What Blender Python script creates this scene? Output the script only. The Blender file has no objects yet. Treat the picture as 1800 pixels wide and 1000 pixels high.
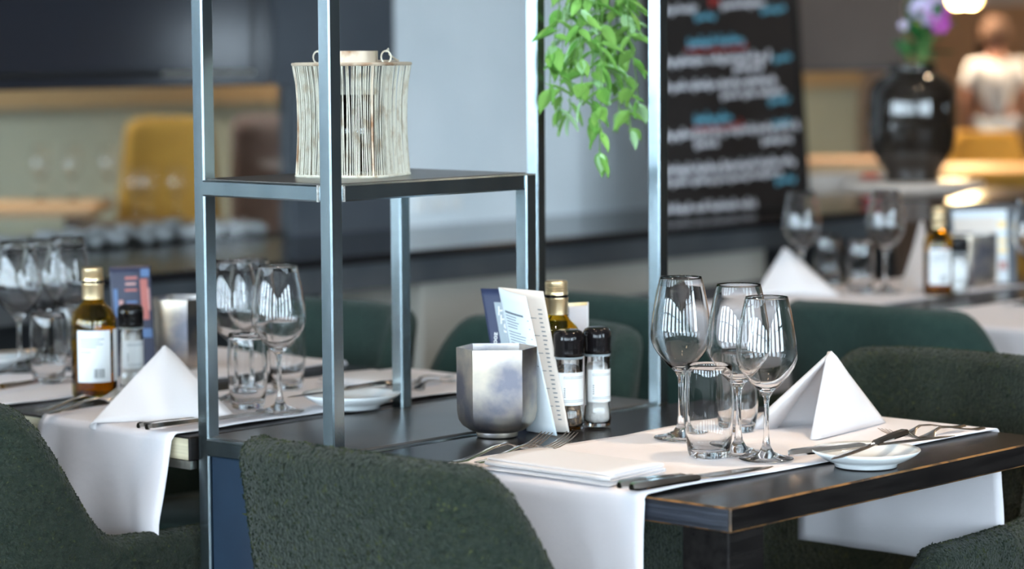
import bpy, bmesh, math, random
import numpy as np
from mathutils import Vector, Matrix
R_ = random.Random(7)
PI = math.pi
sc = bpy.context.scene
C = sc.collection

# ------------------------------------------------------------------ camera
ZC = 1.29
CXP, CYP = 900.0, 500.0
VA, VB = (5176.0, 50.0), (-4300.0, 110.0)          # vanishing points of the two table axes
F = math.sqrt(-((VA[0]-CXP)*(VB[0]-CXP) + (VA[1]-CYP)*(VB[1]-CYP)))
_a = np.array([VA[0]-CXP, VA[1]-CYP, F]); _a /= np.linalg.norm(_a)
_b = np.array([VB[0]-CXP, VB[1]-CYP, F]); _b /= np.linalg.norm(_b)
_u = np.cross(_a, _b); _u = -_u if _u[1] > 0 else _u
RM = np.array([_a, _b, _u])
cam_d = bpy.data.cameras.new('camera'); cam = bpy.data.objects.new('camera', cam_d); C.objects.link(cam)
_r, _up, _bk = RM @ np.array([1, 0, 0]), RM @ np.array([0, -1, 0]), RM @ np.array([0, 0, -1])
mw = Matrix(((_r[0], _up[0], _bk[0], 0), (_r[1], _up[1], _bk[1], 0), (_r[2], _up[2], _bk[2], ZC), (0, 0, 0, 1)))
cam.matrix_world = mw
cam_d.sensor_fit = 'HORIZONTAL'; cam_d.sensor_width = 36; cam_d.lens = F*36/1800
cam_d.clip_start = .05; cam_d.clip_end = 200
cam_d.dof.use_dof = True; cam_d.dof.focus_distance = 3.50; cam_d.dof.aperture_fstop = 3.2
sc.camera = cam

# ------------------------------------------------------------------ world, exposure
w = bpy.data.worlds.new('world'); sc.world = w; w.use_nodes = True
bgn = w.node_tree.nodes['Background']
bgn.inputs[0].default_value = (.72, .87, 1, 1); bgn.inputs[1].default_value = 26.0
sc.view_settings.view_transform = 'Standard'; sc.view_settings.look = 'None'
sc.view_settings.gamma = 1; sc.view_settings.use_curve_mapping = False
sc.view_settings.exposure = 0.12
sc.cycles.use_denoising = True
sc.cycles.max_bounces = 14; sc.cycles.transmission_bounces = 14; sc.cycles.transparent_max_bounces = 16
sc.cycles.glossy_bounces = 5; sc.cycles.diffuse_bounces = 4
sc.cycles.sample_clamp_indirect = 10.0
sc.cycles.blur_glossy = .3

# ------------------------------------------------------------------ pixel -> place (1800x1000 frame)
def ray(x, y): return RM @ np.array([x-CXP, y-CYP, F])
def onz(x, y, z):
    d = ray(x, y); t = (z-ZC)/d[2]; return Vector((d[0]*t, d[1]*t, z))
def ony(x, y, Y):
    d = ray(x, y); t = Y/d[1]; return Vector((d[0]*t, Y, ZC+d[2]*t))
def onx(x, y, X):
    d = ray(x, y); t = X/d[0]; return Vector((X, d[1]*t, ZC+d[2]*t))
def ond(x, y, dep):
    d = ray(x, y); t = dep/F; return Vector((d[0]*t, d[1]*t, ZC+d[2]*t))
RIGHT = Vector((_r[0], _r[1], 0)).normalized(); FWD = Vector((-RIGHT.y, RIGHT.x, 0))

# ------------------------------------------------------------------ materials
MAT = {}
def mat(name, col=(.5, .5, .5), rough=.5, metal=0., trans=0., ior=1.45, spec=.5, sheen=0., emit=None, estr=0., coat=0.,
        noise=None, bump=None):
    """noise=(scale, colour2, contrast_lo, contrast_hi[, (sx,sy,sz)])   bump=(scale, strength, distance[, (sx,sy,sz)])"""
    m = bpy.data.materials.new(name); m.use_nodes = True; nt = m.node_tree; p = nt.nodes['Principled BSDF']
    p.inputs['Base Color'].default_value = (*col, 1); p.inputs['Roughness'].default_value = rough
    p.inputs['Metallic'].default_value = metal; p.inputs['Transmission Weight'].default_value = trans
    p.inputs['IOR'].default_value = ior; p.inputs['Specular IOR Level'].default_value = spec
    p.inputs['Sheen Weight'].default_value = sheen; p.inputs['Coat Weight'].default_value = coat
    if emit: p.inputs['Emission Color'].default_value = (*emit, 1); p.inputs['Emission Strength'].default_value = estr
    def coords(sv):
        tc = nt.nodes.new('ShaderNodeTexCoord'); mp = nt.nodes.new('ShaderNodeMapping')
        nt.links.new(tc.outputs['Object'], mp.inputs[0]); mp.inputs['Scale'].default_value = sv; return mp.outputs[0]
    if noise:
        n = nt.nodes.new('ShaderNodeTexNoise'); n.inputs['Scale'].default_value = noise[0]; n.inputs['Detail'].default_value = 5
        nt.links.new(coords(noise[4] if len(noise) > 4 else (1, 1, 1)), n.inputs['Vector'])
        r = nt.nodes.new('ShaderNodeValToRGB'); r.color_ramp.elements[0].position = noise[2]; r.color_ramp.elements[1].position = noise[3]
        r.color_ramp.elements[0].color = (*col, 1); r.color_ramp.elements[1].color = (*noise[1], 1)
        nt.links.new(n.outputs[0], r.inputs[0]); nt.links.new(r.outputs[0], p.inputs['Base Color'])
    if bump:
        n = nt.nodes.new('ShaderNodeTexNoise'); n.inputs['Scale'].default_value = bump[0]; n.inputs['Detail'].default_value = 4
        nt.links.new(coords(bump[3] if len(bump) > 3 else (1, 1, 1)), n.inputs['Vector'])
        b = nt.nodes.new('ShaderNodeBump'); b.inputs['Strength'].default_value = bump[1]; b.inputs['Distance'].default_value = bump[2]
        nt.links.new(n.outputs[0], b.inputs['Height']); nt.links.new(b.outputs[0], p.inputs['Normal'])
    MAT[name] = m
    return m
mat('steel', (.27, .34, .38), .24, 1., noise=(9, (.47, .56, .59), .35, .7, (1, 1, .25)), bump=(60, .05, .002))
mat('weld', (.30, .29, .27), .38, 1., bump=(240, .8, .003))
mat('steel_plate', (.16, .15, .14), .28, .6, noise=(6, (.10, .095, .09), .35, .65), bump=(400, .08, .001))
mat('navy_panel', (.004, .016, .036), .5, .0, noise=(7, (.007, .024, .05), .4, .7), bump=(300, .1, .001))
mat('black_wood', (.007, .006, .006), .26, spec=.22, noise=(14, (.016, .014, .013), .35, .7, (.6, 6, 6)), bump=(22, .15, .001, (.5, 10, 10)))
mat('black_wood_y', (.014, .016, .022), .35, noise=(14, (.04, .045, .06), .35, .7, (6, .6, 14)), bump=(22, .6, .003, (10, .5, 12)))
mat('worn_edge', (.25, .12, .04), .45, noise=(40, (.04, .025, .015), .45, .62), bump=(60, .3, .002))
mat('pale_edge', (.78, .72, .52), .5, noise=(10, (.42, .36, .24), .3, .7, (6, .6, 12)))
mat('linen', (.79, .75, .77), .85, sheen=.1, bump=(26, .25, .006))
mat('linen_napkin', (.70, .67, .67), .85, sheen=.15, bump=(1100, .35, .0006))
mat('glass', (1, 1, 1), .0, trans=1., ior=1.47)
mat('bottle_glass', (.80, .55, .06), .02, trans=1., ior=1.48)
mat('oil', (.55, .33, .015), .0, trans=1., ior=1.40)
mat('dark_glass', (.030, .022, .016), .03, trans=.35, ior=1.5, coat=.5)
mat('gold_cap', (.83, .60, .30), .30, .85, noise=(30, (.9, .7, .42), .4, .6))
mat('black_plastic', (.008, .007, .008), .12, spec=.4)
mat('label_paper', (.80, .82, .82), .7)
mat('label_print', (.30, .34, .36), .7)
mat('label_dark', (.10, .12, .13), .7)
mat('peppercorn', (.05, .030, .018), .6, noise=(180, (.35, .22, .12), .48, .62), bump=(220, .8, .003))
mat('salt', (.80, .78, .74), .7, bump=(300, .6, .002))
mat('cutlery', (.74, .67, .61), .18, 1.)
mat('china', (.82, .85, .86), .10, coat=.4)
mat('zinc', (.20, .20, .24), .34, .95, noise=(16, (.62, .54, .43), .36, .66), bump=(40, .12, .002))
mat('paper_white', (.72, .80, .86), .75)
mat('paper_cream', (.74, .68, .62), .75)
mat('card_navy', (.035, .045, .10), .55)
mat('card_grey', (.38, .44, .48), .6)
mat('print_white', (.85, .85, .85), .7)
mat('print_grey', (.16, .19, .22), .7)
mat('print_green', (.05, .16, .15), .7)
mat('chair_green', (.004, .012, .006), .95, sheen=.12, noise=(150, (.018, .026, .014), .3, .7), bump=(240, 1., .006))
mat('chair_pile', (.005, .014, .006), .9, sheen=.05, noise=(85, (.060, .068, .020), .46, .68))
mat('chair_teal', (.008, .027, .021), .95, sheen=.12, noise=(50, (.013, .036, .028), .3, .7), bump=(200, .8, .005))
mat('chair_leg', (.01, .01, .01), .4)
mat('chair_ochre', (.42, .23, .035), .9, noise=(20, (.36, .19, .03), .3, .7))
mat('chair_brown', (.26, .18, .15), .9, noise=(6, (.20, .13, .105), .4, .6))
mat('plaster', (.70, .76, .79), .75, noise=(2.2, (.84, .88, .90), .32, .7), bump=(9, .15, .01))
mat('slate', (.075, .085, .10), .34, .1, noise=(5, (.10, .11, .125), .3, .7))
mat('hood_dark', (.026, .028, .036), .12, spec=.6)
mat('hood_brown', (.13, .115, .108), .5, noise=(3, (.17, .15, .14), .3, .7))
mat('ledge_black', (.012, .012, .014), .16, spec=.5)
mat('fascia', (.055, .062, .07), .4, noise=(6, (.09, .095, .10), .35, .65))
mat('taupe', (.46, .43, .37), .8, noise=(3, (.40, .37, .32), .3, .7))
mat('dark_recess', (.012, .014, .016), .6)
mat('stone_white', (.86, .87, .88), .8, noise=(15, (.56, .57, .58), .3, .7), bump=(40, .5, .005))
mat('wall_sage', (.46, .53, .46), .85, noise=(2, (.53, .59, .50), .3, .7))
mat('wall_peach', (.62, .37, .20), .8)
mat('wall_white', (.74, .72, .68), .8)
mat('wall_dark', (.16, .14, .13), .7)
mat('ceiling_paint', (.72, .69, .66), .85)
mat('floor_wood', (.045, .030, .022), .5, noise=(4, (.03, .02, .015), .3, .7, (1, 8, 1)))
mat('pavement', (.34, .34, .35), .9)
mat('wood_warm', (.62, .38, .18), .5, noise=(6, (.42, .22, .11), .3, .7, (.5, 6, 6)))
mat('painted_glow', (.60, .45, .26), .6, noise=(6, (.5, .36, .2), .3, .7, (.5, 6, 6)))
mat('wood_dark', (.06, .035, .022), .35)
mat('stone_top', (.62, .52, .44), .3, noise=(12, (.5, .42, .36), .4, .6))
mat('board_black', (.014, .011, .010), .8, noise=(5, (.022, .018, .017), .3, .7))
mat('frame_black', (.012, .012, .012), .5)
mat('chalk_white', (.80, .78, .82), .9)
mat('chalk_blue', (.16, .46, .60), .9)
mat('chalk_red', (.50, .045, .035), .9)
mat('leaf_a', (.24, .48, .10), .45, spec=.4, noise=(25, (.26, .52, .12), .35, .65))
mat('leaf_b', (.15, .38, .07), .45, spec=.4, noise=(25, (.20, .44, .08), .35, .65))
mat('leaf_c', (.40, .66, .34), .45, spec=.4, noise=(25, (.40, .64, .30), .35, .65))
mat('stem_green', (.16, .30, .08), .6)
mat('flower_leaf', (.025, .13, .03), .5)
mat('petal_pink', (.55, .10, .48), .6)
mat('petal_pale', (.62, .55, .75), .6)
mat('bud_yellow', (.45, .42, .04), .6)
mat('wire', (.66, .63, .52), .5, .0, noise=(60, (.36, .26, .15), .50, .75))
mat('rust_band', (.60, .50, .38), .5, .3, noise=(28, (.30, .15, .07), .5, .65))
mat('wax', (.80, .78, .72), .5)
mat('foil', (.7, .68, .62), .3, 1.)
mat('brass', (.45, .30, .10), .3, 1.)
mat('red_thing', (.65, .02, .02), .5)
mat('socket_white', (.85, .85, .83), .4)
mat('skin', (.52, .25, .17), .6)
mat('shirt', (.80, .80, .80), .9)
mat('jeans', (.42, .52, .62), .9)
mat('hair', (.16, .085, .05), .7)
mat('bulb', (1, .8, .4), .5, emit=(1., .74, .30), estr=14.)
mat('spot_glow', (1, .9, .7), .5, emit=(1., .72, .42), estr=60.)
mat('mullion', (.03, .03, .032), .5)
mat('photo_dark', (.03, .035, .07), .4)
mat('photo_red', (.45, .14, .12), .5)
mat('photo_blue', (.10, .18, .35), .5)
mat('photo_pink', (.55, .30, .28), .5)
# thin window glass: mostly see-through, mirrors a little
def thin_glass(name, tint=(.97, .98, .98)):
    m = bpy.data.materials.new(name); m.use_nodes = True; nt = m.node_tree; nt.nodes.clear()
    o = nt.nodes.new('ShaderNodeOutputMaterial'); t = nt.nodes.new('ShaderNodeBsdfTransparent'); g = nt.nodes.new('ShaderNodeBsdfGlossy')
    f = nt.nodes.new('ShaderNodeFresnel'); x = nt.nodes.new('ShaderNodeMixShader'); f.inputs[0].default_value = 1.45
    t.inputs[0].default_value = (*tint, 1); g.inputs['Roughness'].default_value = .01
    nt.links.new(f.outputs[0], x.inputs[0]); nt.links.new(t.outputs[0], x.inputs[1]); nt.links.new(g.outputs[0], x.inputs[2]); nt.links.new(x.outputs[0], o.inputs[0])
    MAT[name] = m
thin_glass('pane')
# woven text lines on paper: printed grey rows
# ------------------------------------------------------------------ mesh helpers
class MB:
    def __init__(s): s.v = []; s.f = []; s.m = []; s.mats = []
    def mi(s, name):
        if name not in s.mats: s.mats.append(name)
        return s.mats.index(name)
    def add(s, vs, fs, m=None):
        o = len(s.v); s.v += [tuple(v) for v in vs]; s.f += [tuple(i+o for i in f) for f in fs]
        s.m += [s.mi(m) if m else 0]*len(fs); return s
    def box(s, a, b, m=None):
        x0, y0, z0 = a; x1, y1, z1 = b
        vs = [(x0, y0, z0), (x1, y0, z0), (x1, y1, z0), (x0, y1, z0), (x0, y0, z1), (x1, y0, z1), (x1, y1, z1), (x0, y1, z1)]
        return s.add(vs, [(0, 3, 2, 1), (4, 5, 6, 7), (0, 1, 5, 4), (1, 2, 6, 5), (2, 3, 7, 6), (3, 0, 4, 7)], m)
    def cbox(s, a, b, c=.002, m=None, mb=None):
        """box with chamfered edges (24 verts)"""
        a = Vector(a); b = Vector(b); ctr = (a+b)/2; h = (b-a)/2; vs = []; idx = {}
        for sx in (-1, 1):
            for sy in (-1, 1):
                for sz in (-1, 1):
                    for ax in range(3):
                        p = [sx*(h.x-c), sy*(h.y-c), sz*(h.z-c)]; p[ax] = (sx, sy, sz)[ax]*(h.x, h.y, h.z)[ax]
                        idx[(sx, sy, sz, ax)] = len(vs); vs.append(ctr+Vector(p))
        fs = []; fe = []
        for ax in range(3):
            o1, o2 = [k for k in range(3) if k != ax]
            for sg in (-1, 1):
                q = []
                for (u, v) in ((-1, -1), (1, -1), (1, 1), (-1, 1)):
                    k = [0, 0, 0]; k[ax] = sg; k[o1] = u; k[o2] = v; q.append(idx[(*k, ax)])
                fs.append(q if (sg > 0) != (ax == 1) else q[::-1])
        for ax in range(3):
            o1, o2 = [k for k in range(3) if k != ax]
            for u in (-1, 1):
                for v in (-1, 1):
                    k0 = [0, 0, 0]; k1 = [0, 0, 0]; k0[ax] = -1; k1[ax] = 1; k0[o1] = k1[o1] = u; k0[o2] = k1[o2] = v
                    q = [idx[(*k0, o1)], idx[(*k1, o1)], idx[(*k1, o2)], idx[(*k0, o2)]]
                    fe.append(q)
        for sx in (-1, 1):
            for sy in (-1, 1):
                for sz in (-1, 1):
                    fe.append([idx[(sx, sy, sz, k)] for k in range(3)])
        s.add(vs, fs, m)
        o = len(s.v)-24
        s.f += [tuple(i+o for i in f) for f in fe]; s.m += [s.mi(mb or m) if (mb or m) else 0]*len(fe)
        return s
    def lathe(s, prof, n=32, c=(0, 0, 0), m=None, cap=False, sq=None):
        """prof: list of (r,z); closed ends when r == 0. sq(theta)->radius factor"""
        vs = []; fs = []; rings = []
        for (r, z) in prof:
            if r < 1e-7: rings.append([len(vs)]); vs.append((c[0], c[1], c[2]+z))
            else:
                rings.append(list(range(len(vs), len(vs)+n)))
                for i in range(n):
                    t = 2*PI*i/n; k = sq(t) if sq else 1
                    vs.append((c[0]+r*k*math.cos(t), c[1]+r*k*math.sin(t), c[2]+z))
        for A, B in zip(rings, rings[1:]):
            for i in range(n):
                j = (i+1) % n
                if len(A) == 1 and len(B) == 1: continue
                if len(A) == 1: fs.append((A[0], B[j], B[i]))
                elif len(B) == 1: fs.append((A[i], A[j], B[0]))
                else: fs.append((A[i], A[j], B[j], B[i]))
        return s.add(vs, fs, m)
    def tube(s, pts, r, n=8, m=None, caps=True):
        pts = [Vector(p) for p in pts]; rr = r if hasattr(r, '__len__') else [r]*len(pts)
        vs = []; fs = []; prev = None
        for k, p in enumerate(pts):
            d = (pts[min(k+1, len(pts)-1)]-pts[max(k-1, 0)]).normalized()
            if prev is None: a = d.orthogonal().normalized()
            else:
                a = prev-d*prev.dot(d); a = a.normalized() if a.length > 1e-6 else d.orthogonal().normalized()
            prev = a; b = d.cross(a)
            for i in range(n):
                t = 2*PI*i/n; vs.append(p+(a*math.cos(t)+b*math.sin(t))*rr[k])
        for k in range(len(pts)-1):
            for i in range(n):
                j = (i+1) % n; fs.append((k*n+i, k*n+j, (k+1)*n+j, (k+1)*n+i))
        if caps: fs.append(tuple(range(n))[::-1]); fs.append(tuple((len(pts)-1)*n+i for i in range(n)))
        return s.add(vs, fs, m)
    def prism(s, poly, z0, z1, m=None):
        n = len(poly); vs = [(x, y, z0) for x, y in poly]+[(x, y, z1) for x, y in poly]
        fs = [tuple(range(n))[::-1], tuple(range(n, 2*n))]+[(i, (i+1) % n, n+(i+1) % n, n+i) for i in range(n)]
        return s.add(vs, fs, m)
    def grid(s, P, m=None, closed_u=False, closed_v=False):
        """P[u][v] of points"""
        nu, nv = len(P), len(P[0]); vs = [p for r in P for p in r]; fs = []
        for i in range(nu if closed_u else nu-1):
            for j in range(nv if closed_v else nv-1):
                i2 = (i+1) % nu; j2 = (j+1) % nv
                fs.append((i*nv+j, i2*nv+j, i2*nv+j2, i*nv+j2))
        return s.add(vs, fs, m)
    def xf(s, M):
        s.v = [tuple(M @ Vector(v)) for v in s.v]; return s
    def mesh(s, name, m=None, smooth=False):
        me = bpy.data.meshes.new(name); me.from_pydata(s.v, [], s.f)
        names = s.mats if s.mats else [m]
        for k in names: me.materials.append(MAT[k])
        if s.mats and len(s.mats) > 1: me.polygons.foreach_set('material_index', s.m)
        bm = bmesh.new(); bm.from_mesh(me); bmesh.ops.recalc_face_normals(bm, faces=bm.faces); bm.to_mesh(me); bm.free()
        if smooth:
            me.polygons.foreach_set('use_smooth', [True]*len(me.polygons))
            if smooth != 'all':
                try: me.set_sharp_from_angle(angle=math.radians(40))
                except Exception: pass
        me.update(); return me
    def build(s, name, m=None, parent=None, smooth=False, loc=None):
        return link(name, s.mesh(name, m, smooth), parent, loc)
def link(name, me, parent=None, loc=None):
    o = bpy.data.objects.new(name, me); C.objects.link(o)
    if loc is not None: o.location = loc
    if parent: o.parent = parent
    return o
def empty(name, loc=(0, 0, 0), rz=0):
    o = bpy.data.objects.new(name, None); C.objects.link(o); o.location = loc; o.rotation_euler = (0, 0, rz); o.empty_display_size = .05; return o
def tag(o, label=None, cat=None, group=None, kind=None):
    if label: o['label'] = label
    if cat: o['category'] = cat
    if group: o['group'] = group
    if kind: o['kind'] = kind
    return o
def struct(name, mb, m, smooth=False, label=None):
    o = mb.build(name, m, None, smooth); o['kind'] = 'structure'
    if label: o['label'] = label
    return o
def dup(root, loc, rz=0., label=None, group=None, scale=1.):
    r = root.copy(); C.objects.link(r); r.location = loc; r.rotation_euler = (0, 0, rz); r.scale = (scale,)*3
    if label: r['label'] = label
    if group: r['group'] = group
    for ch in list(root.children):
        c = ch.copy(); C.objects.link(c); c.parent = r
        for g in ch.children:
            d = g.copy(); C.objects.link(d); d.parent = c
    return r
def subsurf(o, n=2):
    m = o.modifiers.new('s', 'SUBSURF'); m.levels = n; m.render_levels = n
def solid(o, t, off=0.):
    m = o.modifiers.new('t', 'SOLIDIFY'); m.thickness = t; m.offset = off
def sstep(a, b, x):
    t = min(1, max(0, (x-a)/(b-a))); return t*t*(3-2*t)

# ------------------------------------------------------------------ room shell
X0, X1, Y0, Y1, H = -4.0, 19.5, -4.0, 13.0, 3.1
struct('floor', MB().box((X0-.2, Y0-.2, -.1), (X1+.2, Y1+.2, 0)), 'floor_wood')
struct('ceiling', MB().box((X0-.2, Y0-.2, H), (X1+.2, Y1+.2, H+.1)), 'ceiling_paint')
# window wall (daylight side): sill, head, piers between tall windows
mb = MB(); mb.box((X0-.2, Y0, 0), (X0, Y1, .80)); mb.box((X0-.2, Y0, 2.85), (X0, Y1, H))
wins = []
y = Y0+.4; mb.box((X0-.2, Y0, .80), (X0, y, 2.85))
k = 0
while y < Y1-1.2:
    y2 = min(y+1.30, Y1-.3); wins.append((y, y2)); mb.box((X0-.2, y2, .80), (X0, min(y2+.75, Y1), 2.85)); y = y2+.75
if y < Y1: mb.box((X0-.2, y, .80), (X0, Y1, 2.85))
struct('wall_window', mb, 'wall_white')
for k, (a, b) in enumerate(wins):
    f = MB(); t = .05
    f.box((X0-.12, a, .80), (X0-.06, a+t, 2.85)); f.box((X0-.12, b-t, .80), (X0-.06, b, 2.85))
    f.box((X0-.12, a+t, .80), (X0-.06, b-t, .80+t)); f.box((X0-.12, a+t, 2.85-t), (X0-.06, b-t, 2.85))
    f.box((X0-.12, a+t, 2.1), (X0-.06, b-t, 2.15)); f.box((X0-.12, (a+b)/2-.02, .85), (X0-.06, (a+b)/2+.02, 2.1))
    wf = struct('window_%d' % (k+1), f, 'mullion')
    MB().box((X0-.095, a+t, .85), (X0-.09, b-t, 2.8)).build('pane', 'pane', wf)
    ld = bpy.data.lights.new('daylight', 'AREA'); ld.shape = 'RECTANGLE'; ld.size = b-a; ld.size_y = 2.05
    ld.cycles.is_portal = True
    lo = bpy.data.objects.new('window_daylight', ld); C.objects.link(lo); lo.location = (X0-.16, (a+b)/2, 1.825); lo.rotation_euler = (0, -PI/2, 0)
# near wall: tall windows added to light the plaster, small one for screen reflection
added_wins = [(-3.2, -1.9, .80, 2.85), (-1.1, .2, .80, 2.85), (1.0, 2.3, .80, 2.85), (3.1, 4.4, .80, 2.85), (12.2, 12.95, 1.10, 1.47)]
mb = MB(); x = X0-.2
for (a, b, z0, z1) in added_wins:
    mb.box((x, Y0-.2, 0), (a, Y0, H)); mb.box((a, Y0-.2, 0), (b, Y0, z0)); mb.box((a, Y0-.2, z1), (b, Y0, H)); x = b
mb.box((x, Y0-.2, 0), (X1, Y0, H)); struct('wall_near', mb, 'wall_dark')
for k, (a, b, z0, z1) in enumerate(added_wins):  # frames, panes and portals of the added windows
    f = MB(); f.box((a, Y0-.12, z0), (a+.05, Y0-.06, z1)); f.box((b-.05, Y0-.12, z0), (b, Y0-.06, z1)); f.box((a+.05, Y0-.12, z0), (b-.05, Y0-.06, z0+.05)); f.box((a+.05, Y0-.12, z1-.05), (b-.05, Y0-.06, z1))
    if z0 < 1: f.box((a+.05, Y0-.12, 2.1), (b-.05, Y0-.06, 2.15)); f.box(((a+b)/2-.02, Y0-.12, z0+.05), ((a+b)/2+.02, Y0-.06, 2.1))
    wf = struct('window_%d' % (len(wins)+1+k), f, 'mullion'); MB().box((a+.05, Y0-.095, z0+.05), (b-.05, Y0-.09, z1-.05)).build('pane', 'pane', wf)
    ld = bpy.data.lights.new('daylight', 'AREA'); ld.shape = 'RECTANGLE'; ld.size = b-a; ld.size_y = z1-z0; ld.cycles.is_portal = True
    lo = bpy.data.objects.new('window_daylight', ld); C.objects.link(lo); lo.location = ((a+b)/2, Y0-.16, (z0+z1)/2); lo.rotation_euler = (PI/2, 0, 0)
struct('warm_panel', MB().box((10.4, Y0, 0), (11.9, Y0+.04, 1.55)), 'wood_warm')  # unseen panel added for the orange reflection in the screen
struct('wall_far', MB().box((X0-.2, Y1, 0), (X1, Y1+.2, H)), 'wall_white')
struct('wall_right', MB().box((X1, Y0-.2, 0), (X1+.2, Y1+.2, 1.60)).box((X1, Y0-.2, 2.2), (X1+.2, Y1+.2, H)), 'wall_peach')
struct('trim_1', MB().box((X1-.02, Y0, 1.60), (X1+.2, Y1, 2.2)), 'wall_white')
struct('ground', MB().box((-60, -60, -.3), (X0-.25, 60, -.15)).box((X0-.25, -60, -.3), (60, Y0-.25, -.15)), 'pavement')

# ------------------------------------------------------------------ unseen ceiling lamps, added to warm the tables and brighten the far rooms
def added_lamp(x, y, e, label, col=(1., .76, .52)):
    t = empty('added_lamp', (x, y, H)); tag(t, label, 'lamp', 'added ceiling lamps')
    MB().lathe([(.05, 0), (.062, 0), (.062, -.05), (.05, -.05), (.05, 0)], 20).build('housing', 'frame_black', t, True)
    MB().lathe([(0, -.02), (.05, -.02)], 20).build('lens', 'spot_glow', t)
    l = bpy.data.lights.new('added_lamp', 'SPOT'); l.energy = e; l.color = col; l.spot_size = math.radians(70 if 1.5 < x < 3.4 and y < 2 else 105); l.spot_blend = .7; l.shadow_soft_size = .05
    o = bpy.data.objects.new('added_lamp_beam', l); C.objects.link(o); o.location = (0, 0, -.06); o.parent = t
for (x, y, e) in ((3.3, 1.55, 95), (2.0, 1.9, 40), (3.0, 3.2, 30), (4.9, 2.6, 45), (5.1, 1.0, 30), (1.2, 2.2, 16), (7.2, 4.0, 60), (4.9, 7.7, 180), (6.7, 7.7, 180), (10., 8.5, 550), (13., 7.4, 110), (15.5, 11., 1200), (17.2, 8.8, 1300), (9.2, 6.2, 600)):
    added_lamp(x, y, e, 'small round unseen ceiling lamp, added for its light', (.96, .98, .92) if 4 < x < 7 and y > 6 else (1., .76, .52))

# ------------------------------------------------------------------ fireplace wall (plane Y = YF)
YF = 5.03
fx = lambda px: ony(px, 300, YF).x
ZL = .80
zh1 = ony(300, 153, YF).z; zh2 = ony(1500, 125, YF).z
xa, xb, xc, xd, xe = 2.85, fx(515), fx(693), fx(1398), fx(1588)
fp = empty('fireplace', (4.2, 4.8, 0)); tag(fp, 'long see-through fireplace with dark hood, glass front and black stone ledge', 'fireplace')
off = Vector((-4.2, -4.8, 0))
def fpart(name, a, b, m, c=0., parent=fp, **k):
    mb = MB()
    a = Vector(a)+off; b = Vector(b)+off
    return (mb.cbox(a, b, c) if c else mb.box(a, b)).build(name, m, parent)
fpart('hood', (xa, YF+.052, zh1), (xb, YF+.62, H), 'hood_dark', .004)
fpart('hood_front', (xa, YF, zh1), (fx(483), YF+.051, H), 'hood_dark', .004)
mbp = MB(); mbp.box(Vector((fx(483), YF-.004, zh1))+off, Vector((xc, YF+.05, H))+off); mbp.box(Vector((xb, YF-.004, ZL))+off, Vector((xc, YF+.05, zh1))+off); mbp.build('side_panel', 'slate', fp)
fpart('glass_front', (xa, YF+.01, ZL), (xb, YF+.016, zh1), 'pane')
fpart('firebed', (xa, YF+.03, ZL-.08), (xb, YF+.42, ZL+.005), 'dark_recess')
fpart('ledge', (xa-.1, 4.45, ZL-.022), (fx(1660), YF+.02, ZL), 'ledge_black', .004)
fpart('back_ledge', (xa-.1, YF+.02, ZL-.10), (xb, YF+.6, ZL-.005), 'ledge_black')
fpart('fascia', (xa, 4.47, ZL-.085), (fx(1660), 4.53, ZL-.022), 'fascia')
xp0, xp1 = ony(742, 520, 4.5).x, ony(1346, 470, 4.5).x
fpart('plinth', (xp0, 4.5, 0), (xp1, 4.95, ZL-.085), 'taupe', .004)
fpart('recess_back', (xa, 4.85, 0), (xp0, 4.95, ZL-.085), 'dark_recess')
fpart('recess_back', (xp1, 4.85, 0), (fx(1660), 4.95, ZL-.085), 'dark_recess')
# white stones lying in the firebed
stm = []
for k in range(5):
    bm = bmesh.new(); bmesh.ops.create_icosphere(bm, subdivisions=2, radius=1)
    for v in bm.verts: v.co *= 1+R_.uniform(-.14, .14)
    me = bpy.data.meshes.new('stone'); bm.to_mesh(me); bm.free(); me.materials.append(MAT['stone_white']); me.polygons.foreach_set('use_smooth', [True]*len(me.polygons)); stm.append(me)
for row in range(3):
    x = 3.3+row*.02
    while x < xb-.04:
        s = R_.uniform(.020, .034)
        o = link('stone', stm[R_.randrange(5)], None, (x, YF+.09+row*.085+R_.uniform(-.012, .012), ZL+.005+s*.62)); o.scale = (s*1.25, s, s*.68); o.rotation_euler = (0, 0, R_.uniform(0, 6))
        tag(o, 'rounded whitish stone in the bed of the glass-fronted fireplace', 'stone', 'white stones in the fireplace'); x += s*2.35+R_.uniform(.0, .03)
struct('wall_back', MB().box((xc, YF, ZL), (xd, YF+.16, H)), 'plaster')
hood2 = empty('fireplace_hood', ((xd+xe)/2, YF+.1, zh2)); tag(hood2, 'grey-brown hanging hood panel between the chalkboard and the big vase', 'hood')
MB().cbox((-(xe-xd)/2, -.1, 0), ((xe-xd)/2, .3, H-zh2), .004).build('hood_panel', 'hood_brown', hood2)
MB().box((-(xe-xd)/2, -.104, 0), ((xe-xd)/2, -.1, .014)).build('bottom_rim', 'slate', hood2)
# framed glossy screen on the hood
sx0, sx1 = 3.25, fx(437); sz0 = ony(400, 132, YF-.02).z
t = empty('wall_screen', ((sx0+sx1)/2, YF-.004, sz0)); tag(t, 'dark glossy screen mounted on the fireplace hood', 'screen')
hw = (sx1-sx0)/2
MB().box((-hw, -.02, 0), (hw, 0, .75)).build('body', 'frame_black', t)
MB().box((-hw+.01, -.022, .014), (hw-.01, -.02, .74)).build('glass_face', 'hood_dark', t); MB().box((hw-.30, -.022, 0), (hw, -.02, .010)).build('highlight_strip', 'foil', t)  # metal strip added as the highlight along the screen's lower edge
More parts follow.
